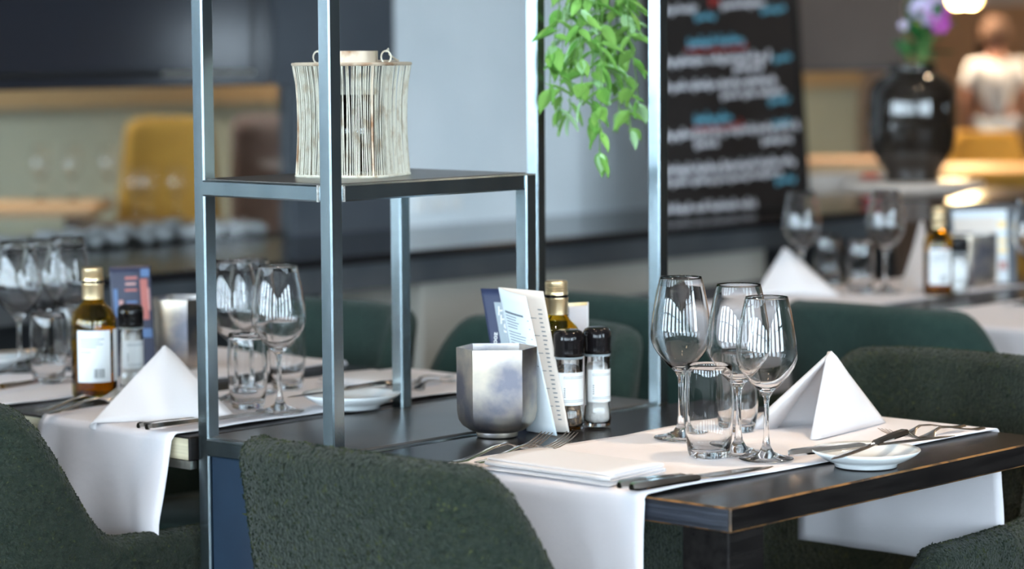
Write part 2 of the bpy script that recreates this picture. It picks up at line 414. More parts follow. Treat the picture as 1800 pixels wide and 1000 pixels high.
# socket on the plaster
a, b = ony(726, 374, YF), ony(806, 343, YF)
t = empty('wall_socket', ((a.x+b.x)/2, YF, a.z)); tag(t, 'white double wall socket low on the grey plaster wall', 'socket')
hw = (b.x-a.x)/2; hh = b.z-a.z
MB().cbox((-hw, -.012, 0), (hw, 0, hh), .003).build('plate', 'socket_white', t)
for s in (-1, 1): MB().lathe([(0, .001), (.022, .001), (.022, 0)], 16).xf(Matrix.Translation((s*hw*.48, -.012, hh/2)) @ Matrix.Rotation(PI/2, 4, 'X')).build('outlet', 'label_paper', t)

# ------------------------------------------------------------------ rack
ZT = .75
PW = .022
P2 = (2.421, 2.515); P1 = (2.426, 2.770); P4 = (3.089, 2.506); P3 = (3.112, 2.770); S4 = (2.806, 2.768); S3 = (2.800, 2.512)
ZS = 1.107; ZTOP = 1.78
rk = empty('steel_rack', (2.42, 2.51, 0)); tag(rk, 'black steel shelving divider with open shelf standing between the two dining tables', 'rack')
ro = Vector((-2.42, -2.51, 0))
def rpart(name, a, b, m='steel', c=.0022):
    return MB().cbox(Vector(a)+ro, Vector(b)+ro, c).build(name, m, rk)
for p, zt in ((P1, ZTOP), (P2, ZTOP), (P3, ZTOP), (P4, ZTOP)):
    rpart('post', (p[0], p[1], 0), (p[0]+PW, p[1]+PW, zt))
for p in (S3, S4):
    rpart('shelf_leg', (p[0], p[1], ZT), (p[0]+PW, p[1]+PW, ZS))
YA, YB = P2[1], P1[1]
XA, XB = P2[0], S3[0]+PW
# shelf rails + plate
rpart('shelf_rail', (P2[0], YA+PW, ZS-PW), (P2[0]+PW, YB, ZS)); rpart('shelf_rail', (S3[0], YA+PW, ZS-PW), (S3[0]+PW, YB, ZS))
rpart('shelf_rail', (P2[0]+PW, YA, ZS-PW), (S3[0]+PW, YA+PW, ZS+.0005)); rpart('shelf_rail', (P1[0]+PW, YB, ZS-PW), (S3[0]+PW, YB+PW, ZS))
rpart('shelf_plate', (P2[0]+PW*.5, YA+PW*.5, ZS-.006), (S3[0]+PW*.7, YB+PW*.5, ZS+.0015), 'steel_plate', .0006)
# table-height rails + counter board + lower panels
for (a, b) in (((P2[0], YA+PW, ZT-PW-.002), (P2[0]+PW, YB, ZT)), ((P4[0], P4[1]+PW, ZT-PW-.002), (P4[0]+PW, YB, ZT)), ((P2[0]+PW, YA, ZT-PW-.002), (P4[0], YA+PW, ZT-.001)), ((P1[0]+PW, YB, ZT-PW-.002), (P3[0], YB+PW, ZT))):
    rpart('counter_rail', a, b)
rpart('counter_board', (P2[0]+PW*.6, YA+.012, ZT-.012), (P4[0]+PW, YB+.012, ZT+.0015), 'steel_plate', .0008)
rpart('lower_panel', (P2[0]+.010, YA+PW+.001, .06), (P2[0]+.018, YB-.001, ZT-PW-.004), 'navy_panel', .001)
rpart('lower_panel', (P2[0]+PW+.001, YA+.008, .06), (P4[0]-.001, YA+.016, ZT-PW-.004), 'navy_panel', .001)
rpart('lower_panel', (P4[0]+.006, P4[1]+PW+.01, .06), (P4[0]+.014, YB-.001, ZT-PW-.004), 'navy_panel', .001)
# top rails and top shelf (just above the frame)
rpart('top_rail', (P2[0], YA+PW, ZTOP-PW), (P2[0]+PW, YB, ZTOP)); rpart('top_rail', (P4[0], P4[1]+PW, ZTOP-PW), (P4[0]+PW, YB, ZTOP))
rpart('top_rail', (P2[0]+PW, YA, ZTOP-PW), (P4[0], YA+PW, ZTOP)); rpart('top_rail', (P1[0]+PW, YB, ZTOP-PW), (P3[0], YB+PW, ZTOP))
rpart('top_rail', (2.96, YA+PW, ZTOP-PW), (2.96+PW, YB, ZTOP)); rpart('top_plate', (2.97, YA+.01, ZTOP), (P4[0]+PW, YB+.01, ZTOP+.003), 'steel_plate', .0008)
# weld seams
for (x, y, z) in ((P2[0]-.0005, P2[1]+PW+.0015, ZS-PW/2), (P1[0]-.0005, P1[1]-.0015, ZS-PW/2), (P2[0]+PW+.0015, P2[1]-.0005, ZS-PW/2), (P1[0]-.0005, P1[1]-.0015, ZT-PW/2), (P2[0]-.0005, P2[1]+PW+.0015, ZT-PW/2)):
    MB().tube([Vector((x, y, z-PW*.5))+ro, Vector((x, y, z+PW*.5))+ro], .0022, 6).build('weld_seam', 'weld', rk, True)
MB().tube([Vector((S3[0]+.001, YA-.0004, ZS-PW))+ro, Vector((S3[0]+PW, YA-.0004, ZS))+ro], .0013, 6).build('weld_seam', 'weld', rk, True)

# ------------------------------------------------------------------ tables
def table(name, x0, x1, y0, y1, label, edge='black_wood_y', legs=((-1, -1, 0, 0), (-1, 1, 0, 0), (1, 1, 0, 0)), th=.030, worn=True, leg_in=.012):
    t = empty(name, ((x0+x1)/2, (y0+y1)/2, 0)); tag(t, label, 'table')
    hx, hy = (x1-x0)/2, (y1-y0)/2
    mb = MB().cbox((-hx, -hy, ZT-th), (hx, hy, ZT), .0022, 'black_wood', 'worn_edge' if worn else 'black_wood')
    ob = mb.build('table_top', None, t)
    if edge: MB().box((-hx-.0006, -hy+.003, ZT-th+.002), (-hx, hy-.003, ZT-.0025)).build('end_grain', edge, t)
    if edge == 'pale_edge': MB().box((-hx+.004, -hy+.004, ZT-th-.012), (-hx+.016, hy-.004, ZT-th)).build('bright_strip', 'foil', t)  # pale metal strip added for the bright reflection under the edge
    for sx, sy, ix, iy in legs:
        cx_, cy_ = sx*(hx-leg_in-.035-ix), sy*(hy-leg_in-.035-iy)
        MB().cbox((cx_-.035, cy_-.035, 0), (cx_+.035, cy_+.035, ZT-th), .002).build('leg', 'black_wood', t)
    return t
T1 = (2.447, 3.172, 1.879, 2.500)
T2 = (2.414, 3.150, 2.795, 3.840)
T3 = (4.33, 5.10, 2.56, 3.66)
table('dining_table', *T1, 'black wooden dining table with worn brown edges in the right foreground')
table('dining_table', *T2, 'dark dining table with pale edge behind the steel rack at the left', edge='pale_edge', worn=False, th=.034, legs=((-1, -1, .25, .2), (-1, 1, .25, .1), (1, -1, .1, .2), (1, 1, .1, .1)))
table('dining_table', *T3, 'blurred dark dining table laid with white runners in the right background', edge=None, worn=False)

# runners: cloth over the table along X, hanging at both ends
def runner(x0, x1, y0, y1, drop0, drop1, label, seed=1, wav=.004, flare=.01, lift=.0, skew=0.):
    rr = random.Random(seed); ph = [rr.uniform(0, 6) for _ in range(6)]
    NX, ND, NY = 40, 16, 22; th = .0016; rad = .008; rows = []
    prof = []
    for k in range(ND): prof.append((-rad, -drop0*(1-k/ND)))
    for k in range(5): a = PI-(PI/2)*k/4; prof.append((rad*math.cos(a), -rad+rad*math.sin(a)))
    L = x1-x0
    for k in range(1, NX): prof.append((L*k/NX, 0))
    for k in range(5): a = PI/2-(PI/2)*k/4; prof.append((L+rad*math.cos(a), -rad+rad*math.sin(a)))
    for k in range(1, ND+1): prof.append((L+rad, -rad-drop1*k/ND))
    P = []
    for (px, pz) in prof:
        row = []
        for j in range(NY+1):
            v = j/NY; yy = y0+(y1-y0)*v+skew*px/L; x = x0+px; z = ZT+.0022+pz
            if pz < -rad*.9:
                d = -pz; fold = math.sin(v*7+ph[0])*.5+math.sin(v*13+ph[1])*.3
                x += (-1 if px < L/2 else 1)*(abs(fold)*.5+.3)*flare*min(1, d/.12)*2
                yy += math.sin(d*14+ph[2]+v*3)*.004*min(1, d/.1)
            else:
                wv = math.sin(px*11+ph[3]+v*2)*math.sin(v*9+ph[4]+px*3)
                z += max(0, wv)*wav*(1-.0)
                if v < .08 or v > .92: z += max(0, math.sin(px*17+ph[5]))*lift
                yy += math.sin(px*9+ph[2])*.002
            row.append(Vector((x, yy, z)))
        P.append(row)
    mb = MB().grid(P); o = mb.build('table_runner', 'linen', None, 'all'); solid(o, th, 1.)
    tag(o, label, 'table runner')
    return o
runner(T1[0], T1[1], 2.000, 2.345, .36, .19, 'white linen runner across the right foreground table hanging at both ends', 3, .0016, .007, .002, -.028)
runner(T2[0], T2[1], 2.822, 3.115, .165, .12, 'white linen runner under the standing napkin beside the steel rack', 5, .0016, .022, .002)
runner(T2[0], T2[1], 3.245, 3.560, .26, .12, 'white linen runner at the far left table end behind the oil bottle', 8, .0016, .01, .002)
runner(T3[0], T3[1], 2.585, 2.930, .24, .12, 'blurred white runner hanging off the background table at the right picture edge', 9, .002, .008)
runner(T3[0], T3[1], 3.10, 3.42, .20, .12, 'blurred white runner under the background napkin and wine glasses', 10, .002, .008)

# ------------------------------------------------------------------ upholstered shell chairs
def chair_proto(fabric, pilemat, npile, seed=2, ht=.82, ha=.625):
    """local frame: faces +x, origin on the floor; shell back at -x"""
    ctrl = [(.235, -.245), (.12, -.246), (0, -.238), (-.10, -.218), (-.185, -.186), (-.230, -.14), (-.243, -.07), (-.245, 0)]
    ctrl = ctrl+[(x, -y) for x, y in ctrl[-2::-1]]
    def cr(p0, p1, p2, p3, t):
        return tuple(.5*((2*b)+(-a+c)*t+(2*a-5*b+4*c-d)*t*t+(-a+3*b-3*c+d)*t**3) for a, b, c, d in zip(p0, p1, p2, p3))
    path = []
    for i in range(len(ctrl)-1):
        p0 = ctrl[max(i-1, 0)]; p3 = ctrl[min(i+2, len(ctrl)-1)]
        for k in range(6): path.append(cr(p0, ctrl[i], ctrl[i+1], p3, k/6))
    path.append(ctrl[-1])
    n = len(path); cum = [0]
    for i in range(1, n): cum.append(cum[-1]+math.dist(path[i], path[i-1]))
    mid = cum[-1]/2
    zb = .36; T = .052; P = []
    for i, (x, y) in enumerate(path):
        a = path[max(i-1, 0)]; b = path[min(i+1, n-1)]
        tx, ty = b[0]-a[0], b[1]-a[1]; l = math.hypot(tx, ty); nx, ny = ty/l, -tx/l           # outward
        if nx*x+ny*y < 0: nx, ny = -nx, -ny
        u = abs(cum[i]-mid)
        h = ht-(ht-ha)*sstep(.15, .29, u) - .006*sstep(.06, .2, u)
        endk = sstep(0, .05, (mid-u))                      # round the arm's front end
        h -= .05*(1-endk)
        def off(z): return (.13*abs(nx)**1.5+.03*abs(ny))*max(0, z-.40)
        row = []; r = T/2; hh = h-r
        for k in range(9): z = zb+(hh-zb)*k/8; row.append((x+nx*(off(z)+r), y+ny*(off(z)+r), z))
        for k in range(1, 8):
            an = PI*k/8; o_ = off(hh); row.append((x+nx*(o_+r*math.cos(an)), y+ny*(o_+r*math.cos(an)), hh+r*math.sin(an)))
        for k in range(9): z = hh+(zb-hh)*k/8; row.append((x+nx*(off(z)-r), y+ny*(off(z)-r), z))
        P.append(row)
    mb = MB().grid(P, closed_v=True)
    m = len(P[0])
    mb.f.append(tuple(range(m))); mb.f.append(tuple((n-1)*m+i for i in range(m))[::-1]); mb.m += [0, 0]
    t = empty('upholstered_chair')
    sh = mb.build('shell', fabric, t, 'all')
    # seat cushion
    S = []
    for k in range(7):
        a = -PI/2+PI*k/6; rr_ = .168+.012*math.cos(a); z = .42+.05*math.sin(a)
        S.append([( .02+ (rr_*1.02)*abs(math.cos(q))**.7*math.copysign(1, math.cos(q)), rr_*abs(math.sin(q))**.7*math.copysign(1, math.sin(q)), z) for q in [2*PI*j/32 for j in range(32)]])
    sb = MB().grid(S, closed_v=True); sb.f.append(tuple(range(32))[::-1]); sb.f.append(tuple(6*32+i for i in range(32))); sb.m += [0, 0]
    sb.build('seat', fabric, t, 'all')
    for sx in (-1, 1):
        for sy in (-1, 1):
            MB().tube([(sx*.15, sy*.16, .37), (sx*.21, sy*.21, 0)], [.016, .010], 10).build('leg', 'chair_leg', t, True)
    if npile:
        rr = random.Random(seed); fcs = []
        v = mb.v; tot = 0; acc = []
        for f in mb.f[:-2]:
            a, b, c, d = (Vector(v[i]) for i in f); ar = ((b-a).cross(c-a)).length/2+((c-a).cross(d-a)).length/2
            nn = ((c-a).cross(d-b)).normalized(); tot += ar; acc.append((tot, a, b, c, d, nn))
        import bisect
        keys = [q[0] for q in acc]; pv = []; pf = []
        ctr = Vector((0, 0, 0))
        for k in range(npile):
            q = acc[min(bisect.bisect(keys, rr.random()*tot), len(acc)-1)]; s_, t_ = rr.random(), rr.random()
            p = (q[1]*(1-s_)+q[2]*s_)*(1-t_)+(q[4]*(1-s_)+q[3]*s_)*t_
            nn = pile_n(q[5], mb, p, P)
            d = (nn+Vector((rr.gauss(0, .55), rr.gauss(0, .55), rr.gauss(-.25, .5)))).normalized(); ln = rr.uniform(.005, .0100)
            sd = d.cross(Vector((rr.gauss(0, 1), rr.gauss(0, 1), rr.gauss(0, 1)))).normalized()*rr.uniform(.0011, .0020)
            o = len(pv); p = p-nn*.001; pv += [p-sd, p+sd, p+d*ln]; pf.append((o, o+1, o+2))
        me = bpy.data.meshes.new('pile'); me.from_pydata([tuple(q) for q in pv], [], pf); me.materials.append(MAT[pilemat]); me.update()
        o = link('pile', me, sh); o['kind'] = 'stuff'; o['label'] = 'short curly teddy-fabric pile'
    return t
def pile_n(n, mb, p, P):
    # orient the face normal to point out of the shell: the outer skin lies before the rim in each row
    return n if n.dot(n) else Vector((0, 0, 1))
ch = chair_proto('chair_green', 'chair_pile', 52000)
ch.location = (2.455, 2.232, 0)
tag(ch, 'dark green teddy-fabric chair with its back to us, in front of the rack', 'chair', 'green upholstered chairs')
dup(ch, (2.43, 3.075, 0), 0, 'dark green teddy-fabric chair cut by the left picture edge', 'green upholstered chairs')
dup(ch, (3.17, 2.205, 0), PI, 'olive green teddy-fabric chair at the far end of the right foreground table', 'green upholstered chairs')
ct = chair_proto('chair_teal', None, 0)
ct.location = (3.16, 3.02, 0); ct.rotation_euler = (0, 0, PI)
tag(ct, 'blurred green chair seen behind the metal candle holder and oil bottle', 'chair', 'green upholstered chairs')
dup(ct, (3.16, 3.545, 0), PI, 'blurred teal green chair behind the wine glasses of the left table', 'green upholstered chairs')
dup(ct, (4.27, 2.745, 0), 0, 'dark green chair behind the foreground wine glasses, backed onto by the olive chair', 'green upholstered chairs')
dup(ct, (4.13, 3.30, 0), 0, 'blurred teal green chair behind the salt mill, beneath the taupe plinth', 'green upholstered chairs')

# ------------------------------------------------------------------ glassware
WG = [(.0, .0), (.034, .0), (.0365, .0012), (.035, .0026), (.022, .0048), (.010, .010), (.0055, .018), (.0038, .030), (.0033, .050), (.0033, .072), (.0042, .082), (.0085, .0895),
      (.0190, .099), (.0300, .112), (.0370, .123), (.0402, .133), (.0404, .141), (.0392, .156), (.0360, .178), (.0316, .200), (.0283, .2135), (.0278, .2155)]
WGI = [(.0272, .2152), (.0275, .2130), (.0307, .1995), (.0351, .1775), (.0383, .1558), (.0395, .141), (.0393, .1335), (.0361, .1238), (.0291, .1130), (.0180, .1003), (.0075, .0925), (0, .0910)]
TG = [(0, 0), (.022, 0), (.0250, .0015), (.0275, .008), (.0305, .030), (.0322, .055), (.0320, .085), (.0303, .112), (.0297, .1205), (.0292, .1212)]
TGI = [(.0286, .1205), (.0292, .112), (.0309, .085), (.0311, .055), (.0293, .031), (.0262, .014), (.020, .0095), (0, .009)]
me_wine = MB().lathe(WG+WGI, 48).mesh('wine_glass', 'glass', 'all')
me_tum = MB().lathe(TG+TGI, 48).mesh('tumbler', 'glass', 'all')
def put(me, name, loc, label, cat, group, s=1., rz=0.):
    o = link(name, me, None, loc); o.scale = (s,)*3; o.rotation_euler = (0, 0, rz); tag(o, label, cat, group); return o
ZR = ZT+.0056      # on top of a runner
def gl(px, py, label, s=1., z=ZR): return put(me_wine, 'wine_glass', onz(px, py, z), label, 'wine glass', 'wine glasses on the tables', s)
def tu(px, py, label, s=1., z=ZR): return put(me_tum, 'tumbler', onz(px, py, z), label, 'tumbler', 'water tumblers on the tables', s)
gl(1197, 770, 'tall clear wine glass, leftmost of the three on the foreground table', 1.02)
gl(1298, 797, 'clear wine glass between the two others on the foreground table', 1.03)
gl(1347, 807, 'clear wine glass nearest the bread plate on the foreground table', .975)
tu(1246, 803, 'clear water tumbler standing in front of the three foreground wine glasses')
tu(1297, 757, 'clear water tumbler half hidden behind the foreground wine glass stems', .9)
gl(492, 724, 'clear wine glass seen between the two left rack posts')
gl(413, 702, 'clear wine glass just right of the leftmost rack post', .98)
gl(444, 690, 'clear wine glass mostly hidden behind the two glasses between the rack posts', .96)
tu(436, 717, 'squat water tumbler beside the standing napkin between the rack posts', .92)
tu(505, 683, 'water tumbler behind the wine glass between the rack posts', .9)
gl(35, 652, 'clear wine glass nearest the left picture edge')
gl(122, 640, 'clear wine glass directly behind the left oil bottle', 1.)
gl(80, 640, 'clear wine glass behind the left tumbler', .98)
tu(86, 672, 'clear water tumbler left of the oil bottle on the left table', .92)
tu(128, 650, 'clear water tumbler tucked behind the left oil bottle', .9)
gl(1409, 512, 'blurred wine glass behind the background standing napkin')
gl(1556, 514, 'blurred wine glass left of the background oil bottle', 1.02)
tu(1455, 500, 'blurred tumbler right of the background standing napkin', .9)
tu(1512, 515, 'blurred tumbler between the two background wine glasses', .92)
gl(1812, 535, 'blurred wine glass cut by the right picture edge')

# ------------------------------------------------------------------ oil bottles
BO = [(0, 0), (.031, 0), (.0342, .002), (.035, .006), (.035, .116), (.034, .124), (.029, .135), (.021, .143), (.0168, .150), (.0160, .158), (.0158, .178), (.0132, .179), (.0132, .160), (.0142, .151), (.0190, .1445), (.0270, .1355), (.0322, .123), (.0330, .115), (.0330, .008), (.030, .005), (0, .005)]
OIL = [(0, .0055), (.0297, .0055), (.0326, .0085), (.0326, .098), (0, .098)]
CAP = [(0, .2005), (.0148, .2005), (.0163, .199), (.0165, .1935), (.0158, .192), (.0165, .1905), (.0158, .189), (.0165, .1875), (.0158, .186), (.0167, .1845), (.0167, .1805), (0, .1805)]
COL = [(.0170, .1765), (.0173, .1745), (.0166, .173), (.0166, .1525), (.0161, .1525), (.0161, .1765), (.0170, .1765)]
def bottle(loc, label, s=1., rz=0., barcode=True):
    t = empty('oil_bottle', loc, rz); t.scale = (s,)*3; tag(t, label, 'bottle', 'olive oil bottles on the tables')
    sqf = lambda q: 1/(max(abs(math.cos(q)), abs(math.sin(q)))**.35)
    MB().lathe(BO, 48).build('glass_body', 'bottle_glass', t, 'all')
    MB().lathe(OIL, 40).build('oil', 'oil', t, 'all')
    MB().lathe(CAP, 40).build('cap', 'gold_cap', t, True)
    MB().lathe(COL, 40).build('collar', 'gold_cap', t, True)
    MB().lathe([(.0162, .1808), (.0162, .1762)], 32).build('neck_ring', 'black_plastic', t)
    def patch(a0, a1, z0, z1, r): return MB().grid([[(r*math.cos(a0+(a1-a0)*i/14), r*math.sin(a0+(a1-a0)*i/14), z) for z in (z0, z1)] for i in range(15)])
    lab = patch(-2.7, -1.15, .026, .106, .0356).build('label', 'label_paper', t)
    for k, (z, w_) in enumerate(((.092, .9), (.088, .75), (.084, .85), (.080, .6), (.072, .4))):
        patch(-2.55, -2.55+1.2*w_, z, z+.0014, .0358).build('print_line', 'label_print', lab)
    if barcode:
        for k in range(9): patch(-1.95+k*.055, -1.95+k*.055+R_.uniform(.012, .035), .033, .047, .0358).build('barcode_bar', 'label_dark', lab)
    patch(-.95, 1.2, .026, .106, .0356).build('label', 'label_paper', t)
    return t
camang = lambda loc: math.atan2(-loc[1], -loc[0])
def cfac(loc): return camang(loc)+1.92     # turn the label towards the viewer's left
l = onz(979, 737, ZT+.0018); bottle(l, 'olive oil bottle with gold cap behind the white menu on the foreground table', 1.0, cfac(l)+.9)
l = onz(167, 697, ZT+.0008); bottle(l, 'olive oil bottle with white barcoded label on the left table', 1.0, cfac(l))
l = onz(1650, 518, ZT+.0045); bottle(l, 'blurred dark oil bottle with gold cap on the background table', .93, cfac(l)+.1)

# ------------------------------------------------------------------ salt and pepper mills
def mill(loc, label, filling, s=1., fill_h=.085, sr=1.):
    t = empty('spice_mill', loc, cfac(loc)+.6); t.scale = (s*sr, s*sr, s); tag(t, label, 'mill', 'salt and pepper mills')
    G = [(0, 0), (.0175, 0), (.0195, .002), (.0200, .010), (.0188, .024), (.0176, .030), (.0186, .034), (.0188, .096), (.0180, .098), (.0170, .096), (.0172, .036), (.0160, .030), (.0172, .024), (.0182, .010), (.0170, .005), (0, .005)]
    MB().lathe(G, 36).build('glass_jar', 'glass', t, 'all')
    Fm = [(0, .0055), (.0165, .0055), (.0176, .011), (.0166, .024), (.0155, .030), (.0168, .036), (.0168, fill_h), (0, fill_h)]
    MB().lathe(Fm, 32).build('filling', filling, t, 'all')
    MB().lathe([(.0190, .0955), (.0194, .096), (.0194, .098), (.0190, .0985)], 32).build('collar_ring', 'label_print', t, True)
    MB().lathe([(0, .134), (.012, .1345), (.0175, .132), (.0200, .128), (.0205, .120), (.0198, .112), (.0200, .104), (.0204, .099), (.0190, .0985), (0, .0985)], 36, sq=lambda q: 1+.012*math.cos(12*q)).build('grinder_cap', 'black_plastic', t, 'all')
    def patch(a0, a1, z0, z1, r): return MB().grid([[(r*math.cos(a0+(a1-a0)*i/16), r*math.sin(a0+(a1-a0)*i/16), z) for z in (z0, z1)] for i in range(17)])
    lab = patch(-3.3, -.55, .034, .078, .0192).build('label', 'label_paper', t)
    for z, a1 in ((.072, -1.0), (.070, -1.1), (.0405, -1.1), (.0385, -1.0)): patch(-2.9, a1, z, z+.0007, .0193).build('print_line', 'label_print', lab)
    for k in range(5): patch(-2.85, -2.75, .045+k*.0028, .0463+k*.0028, .0193).build('print_mark', 'label_dark', lab)
    return t
l = onz(1000, 754, ZT+.0018); mill(l, 'pepper mill with black cap beside the white menu', 'peppercorn', 1.045, .079, 1.02)
l = onz(1050, 748, ZT+.0018); mill(l, 'salt mill with black cap, right of the pepper mill', 'salt', 1.045, .080, .93)
l = onz(232, 683, ZT+.0008); mill(l, 'blurred salt mill beside the left oil bottle', 'salt', 1.0)
l = onz(1686, 519, ZT+.0045); mill(l, 'blurred salt mill right of the background oil bottle', 'salt', .93)

# ------------------------------------------------------------------ hexagonal metal candle holders
def candle_holder(loc, label, s=1., rot=0.):
    t = empty('candle_holder', loc); t.scale = (s,)*3; tag(t, label, 'candle holder', 'hexagonal metal candle holders')
    angs = [math.radians(a)+rot for a in (2, 54, 129, 182, 234, 309)]
    base = [(RIGHT*math.cos(a)+FWD*math.sin(a)) for a in angs]
    def ring(r, rnd, z, n=60):
        out = []
        for i in range(n):
            q = i/n*6; k = int(q); f_ = q-k; p = base[k]*(1-f_)+base[(k+1) % 6]*f_
            c = p.normalized()*(.92)
            p = p*(1-rnd)+c*rnd; out.append((p.x*r, p.y*r, z))
        return out
    rows = [ring(.030, 1, .0), ring(.031, 1, .004), ring(.031, 1, .006), ring(.040, .9, .0085), ring(.048, .45, .014), ring(.0525, .18, .022), ring(.0545, .06, .034), ring(.0548, .05, .060), ring(.0545, .05, .095), ring(.0548, .04, .1195), ring(.0546, .04, .1205), ring(.0525, .05, .1205), ring(.0520, .06, .118), ring(.0518, .06, .060), ring(.0515, .1, .032), ring(.046, .4, .022), ring(.030, .9, .016)]
    mb = MB().grid(rows, closed_v=True); n = 60
    mb.f.append(tuple(range(n))[::-1]); mb.f.append(tuple((len(rows)-1)*n+i for i in range(n))); mb.m += [0, 0]
    mb.build('metal_cup', 'zinc', t, True)
    MB().lathe([(0, .0165), (.019, .0165), (.019, .030), (.0175, .030), (.0175, .028), (0, .028)], 24).build('tealight', 'foil', t, True)
    return t
candle_holder(onz(874, 765, ZT+.0018), 'hexagonal grey metal candle holder in front of the menus', 1.02)
candle_holder(onz(316, 652, ZT+.0008), 'blurred brownish metal candle holder behind the left standing napkin', 1.02, 1.0)
candle_holder(onz(1708, 507, ZT+.0008), 'blurred metal candle holder beside the background oil bottle', 1.0, .45)

# ------------------------------------------------------------------ cards and menus
def sheet(parent, c, base, m, th=.0010, name='sheet', bow=0.):
    """thin sheet from 4 corners bl, br, tr, tl as seen by the reader; returns sub(u0,v0,u1,v1,...) and text(...)"""
    n = (c[1]-c[0]).cross(c[3]-c[0]).normalized()
    def P_(u, v, l=0.): return (c[0]*(1-u)+c[1]*u)*(1-v)+(c[3]*(1-u)+c[2]*u)*v-base+n*(l+bow*math.sin(PI*u)*v)
    NU, NV = 16, 16
    rows = [[P_(i/NU, j/NV) for j in range(NV+1)] for i in range(NU+1)]
    o = MB().grid(rows).build(name, m, parent, 'all'); solid(o, th, 0.)
    def sub(u0, v0, u1, v1, m_, nm, lift=.0010, par=None):
        k = 6
        return MB().grid([[P_(u0+(u1-u0)*i/k, v0+(v1-v0)*j/k, th/2+lift) for j in range(k+1)] for i in range(k+1)]).build(nm, m_, par or parent)
    def text(body, u, v, size, m_, rot=0., lift=.0020, par=None):
        cu = bpy.data.curves.new('lettering', 'FONT'); cu.body = body; cu.size = size; cu.align_x = 'CENTER'; cu.align_y = 'CENTER'; cu.extrude = .0001; cu.offset = size*.02
        cu.materials.append(MAT[m_]); o_ = bpy.data.objects.new('lettering', cu); C.objects.link(o_)
        ex = (c[1]-c[0]).normalized(); ey = (c[3]-c[0]); ey = (ey-ex*ey.dot(ex)).normalized(); nn = ex.cross(ey)
        M = Matrix.Translation(P_(u, v, th/2+lift)) @ Matrix((ex, ey, nn)).transposed().to_4x4() @ Matrix.Rotation(rot, 4, 'Z')
        dg = bpy.context.evaluated_depsgraph_get(); me = bpy.data.meshes.new_from_object(o_.evaluated_get(dg)); bpy.data.objects.remove(o_)
        om = link('lettering', me, par or parent); om.matrix_local = M; return om
    return sub, text, o
dm = 3.74
# navy leaflet standing behind the white menu
c = [onz(886, 745, ZT+.002), onz(962, 752, ZT+.002), ond(920, 508, 3.79), ond(845, 507, 3.83)]
t = empty('leaflet', (c[0]+c[1])/2); tag(t, 'navy leaflet with pale grey panel standing behind the white menu', 'leaflet'); b = t.location.copy()
sub, text, o = sheet(t, c, b, 'card_navy')
sub(.27, .52, .98, .90, 'card_grey', 'panel'); sub(.27, .10, .98, .50, 'card_grey', 'panel'); sub(.27, .500, .98, .512, 'print_green', 'panel_line')
text('H', .42, .835, .018, 'print_white', .1); text('H', .44, .772, .018, 'print_white', .1); text('S', .46, .708, .018, 'print_white', .1)
text('smooz', .14, .60, .011, 'print_white', PI/2)
# white folded menu
tl, bl = ond(876, 505, 3.76), onz(926, 757, ZT+.002)
t = empty('folded_menu', bl); tag(t, 'white folded menu with printed rows leaning between candle holder and mills', 'menu'); b = bl.copy()
A = [bl, onz(979, 766, ZT+.002), ond(924, 521, 3.70), tl]
B = [bl+Vector((.001, .001, 0)), onz(1001, 760, ZT+.002), ond(955, 512, 3.745), tl+Vector((.001, .001, 0))]
subB, _, oB = sheet(t, B, b, 'paper_cream', .0008, 'back_sheet')  # shade on the back sheet is put into its cream colour
subA, _, oA = sheet(t, A, b, 'paper_white', .0008, 'front_sheet', .004)
subA(.14, .835, .80, .850, 'print_grey', 'print_line', par=None)
rr = random.Random(4)
for k in range(17):
    v = .815-k*.020-(.012 if k > 4 else 0)-(.012 if k > 10 else 0); subA(.14, v, .14+rr.uniform(.35, .62), v+.0055, 'print_grey', 'print_line')
    if k % 3 == 0: subA(.90, v, .94, v+.006, 'print_grey', 'print_line')
for k in range(26):
    v = .86-k*.031; subB(.80, v, .80+rr.uniform(.06, .10), v+.008, 'print_grey', 'print_line')
    if k % 4 == 2: subB(.50, v, .74, v+.005, 'print_grey', 'print_line')
# small acrylic sign
c = [onz(1000, 730, ZT+.002), onz(1034, 732, ZT+.002), ond(1034, 531, 3.885), ond(1000, 533, 3.90)]
t = empty('sign_card', (c[0]+c[1])/2); tag(t, 'small white sign card behind the gold-capped oil bottle', 'card'); b = t.location.copy()
sub, text, o = sheet(t, c, b, 'linen', .002); sub(.0, .972, 1., 1., 'gold_cap', 'gold_edge'); sub(.96, 0, 1., 1., 'label_paper', 'clear_edge')
# photo flyer on the left table
c = [onz(205, 666, ZT+.001), onz(276, 664, ZT+.001), ond(264, 466, 4.37), ond(192, 469, 4.35)]
t = empty('flyer', (c[0]+c[1])/2); tag(t, 'glossy dark blue photo flyer standing behind the left oil bottle', 'flyer'); b = t.location.copy()
sub, text, o = sheet(t, c, b, 'photo_dark', .002)
rr = random.Random(9)
for (u0, v0, u1, v1, m_) in ((.36, .88, .66, .905, 'photo_red'), (.36, .83, .62, .85, 'photo_pink'), (.34, .775, .64, .795, 'photo_red'), (.36, .64, .62, .69, 'photo_blue'), (.40, .57, .56, .62, 'photo_pink'), (.34, .49, .66, .55, 'photo_blue'), (.72, .52, .90, .88, 'photo_red'), (.78, .60, .94, .80, 'photo_pink'), (.06, .55, .16, .80, 'photo_blue'), (.18, .64, .28, .70, 'photo_pink'), (.75, .90, .96, .97, 'photo_blue'), (.35, .36, .95, .44, 'photo_blue')):
    sub(u0, v0, u1, v1, m_, 'print_patch', .0014+rr.random()*.0006)
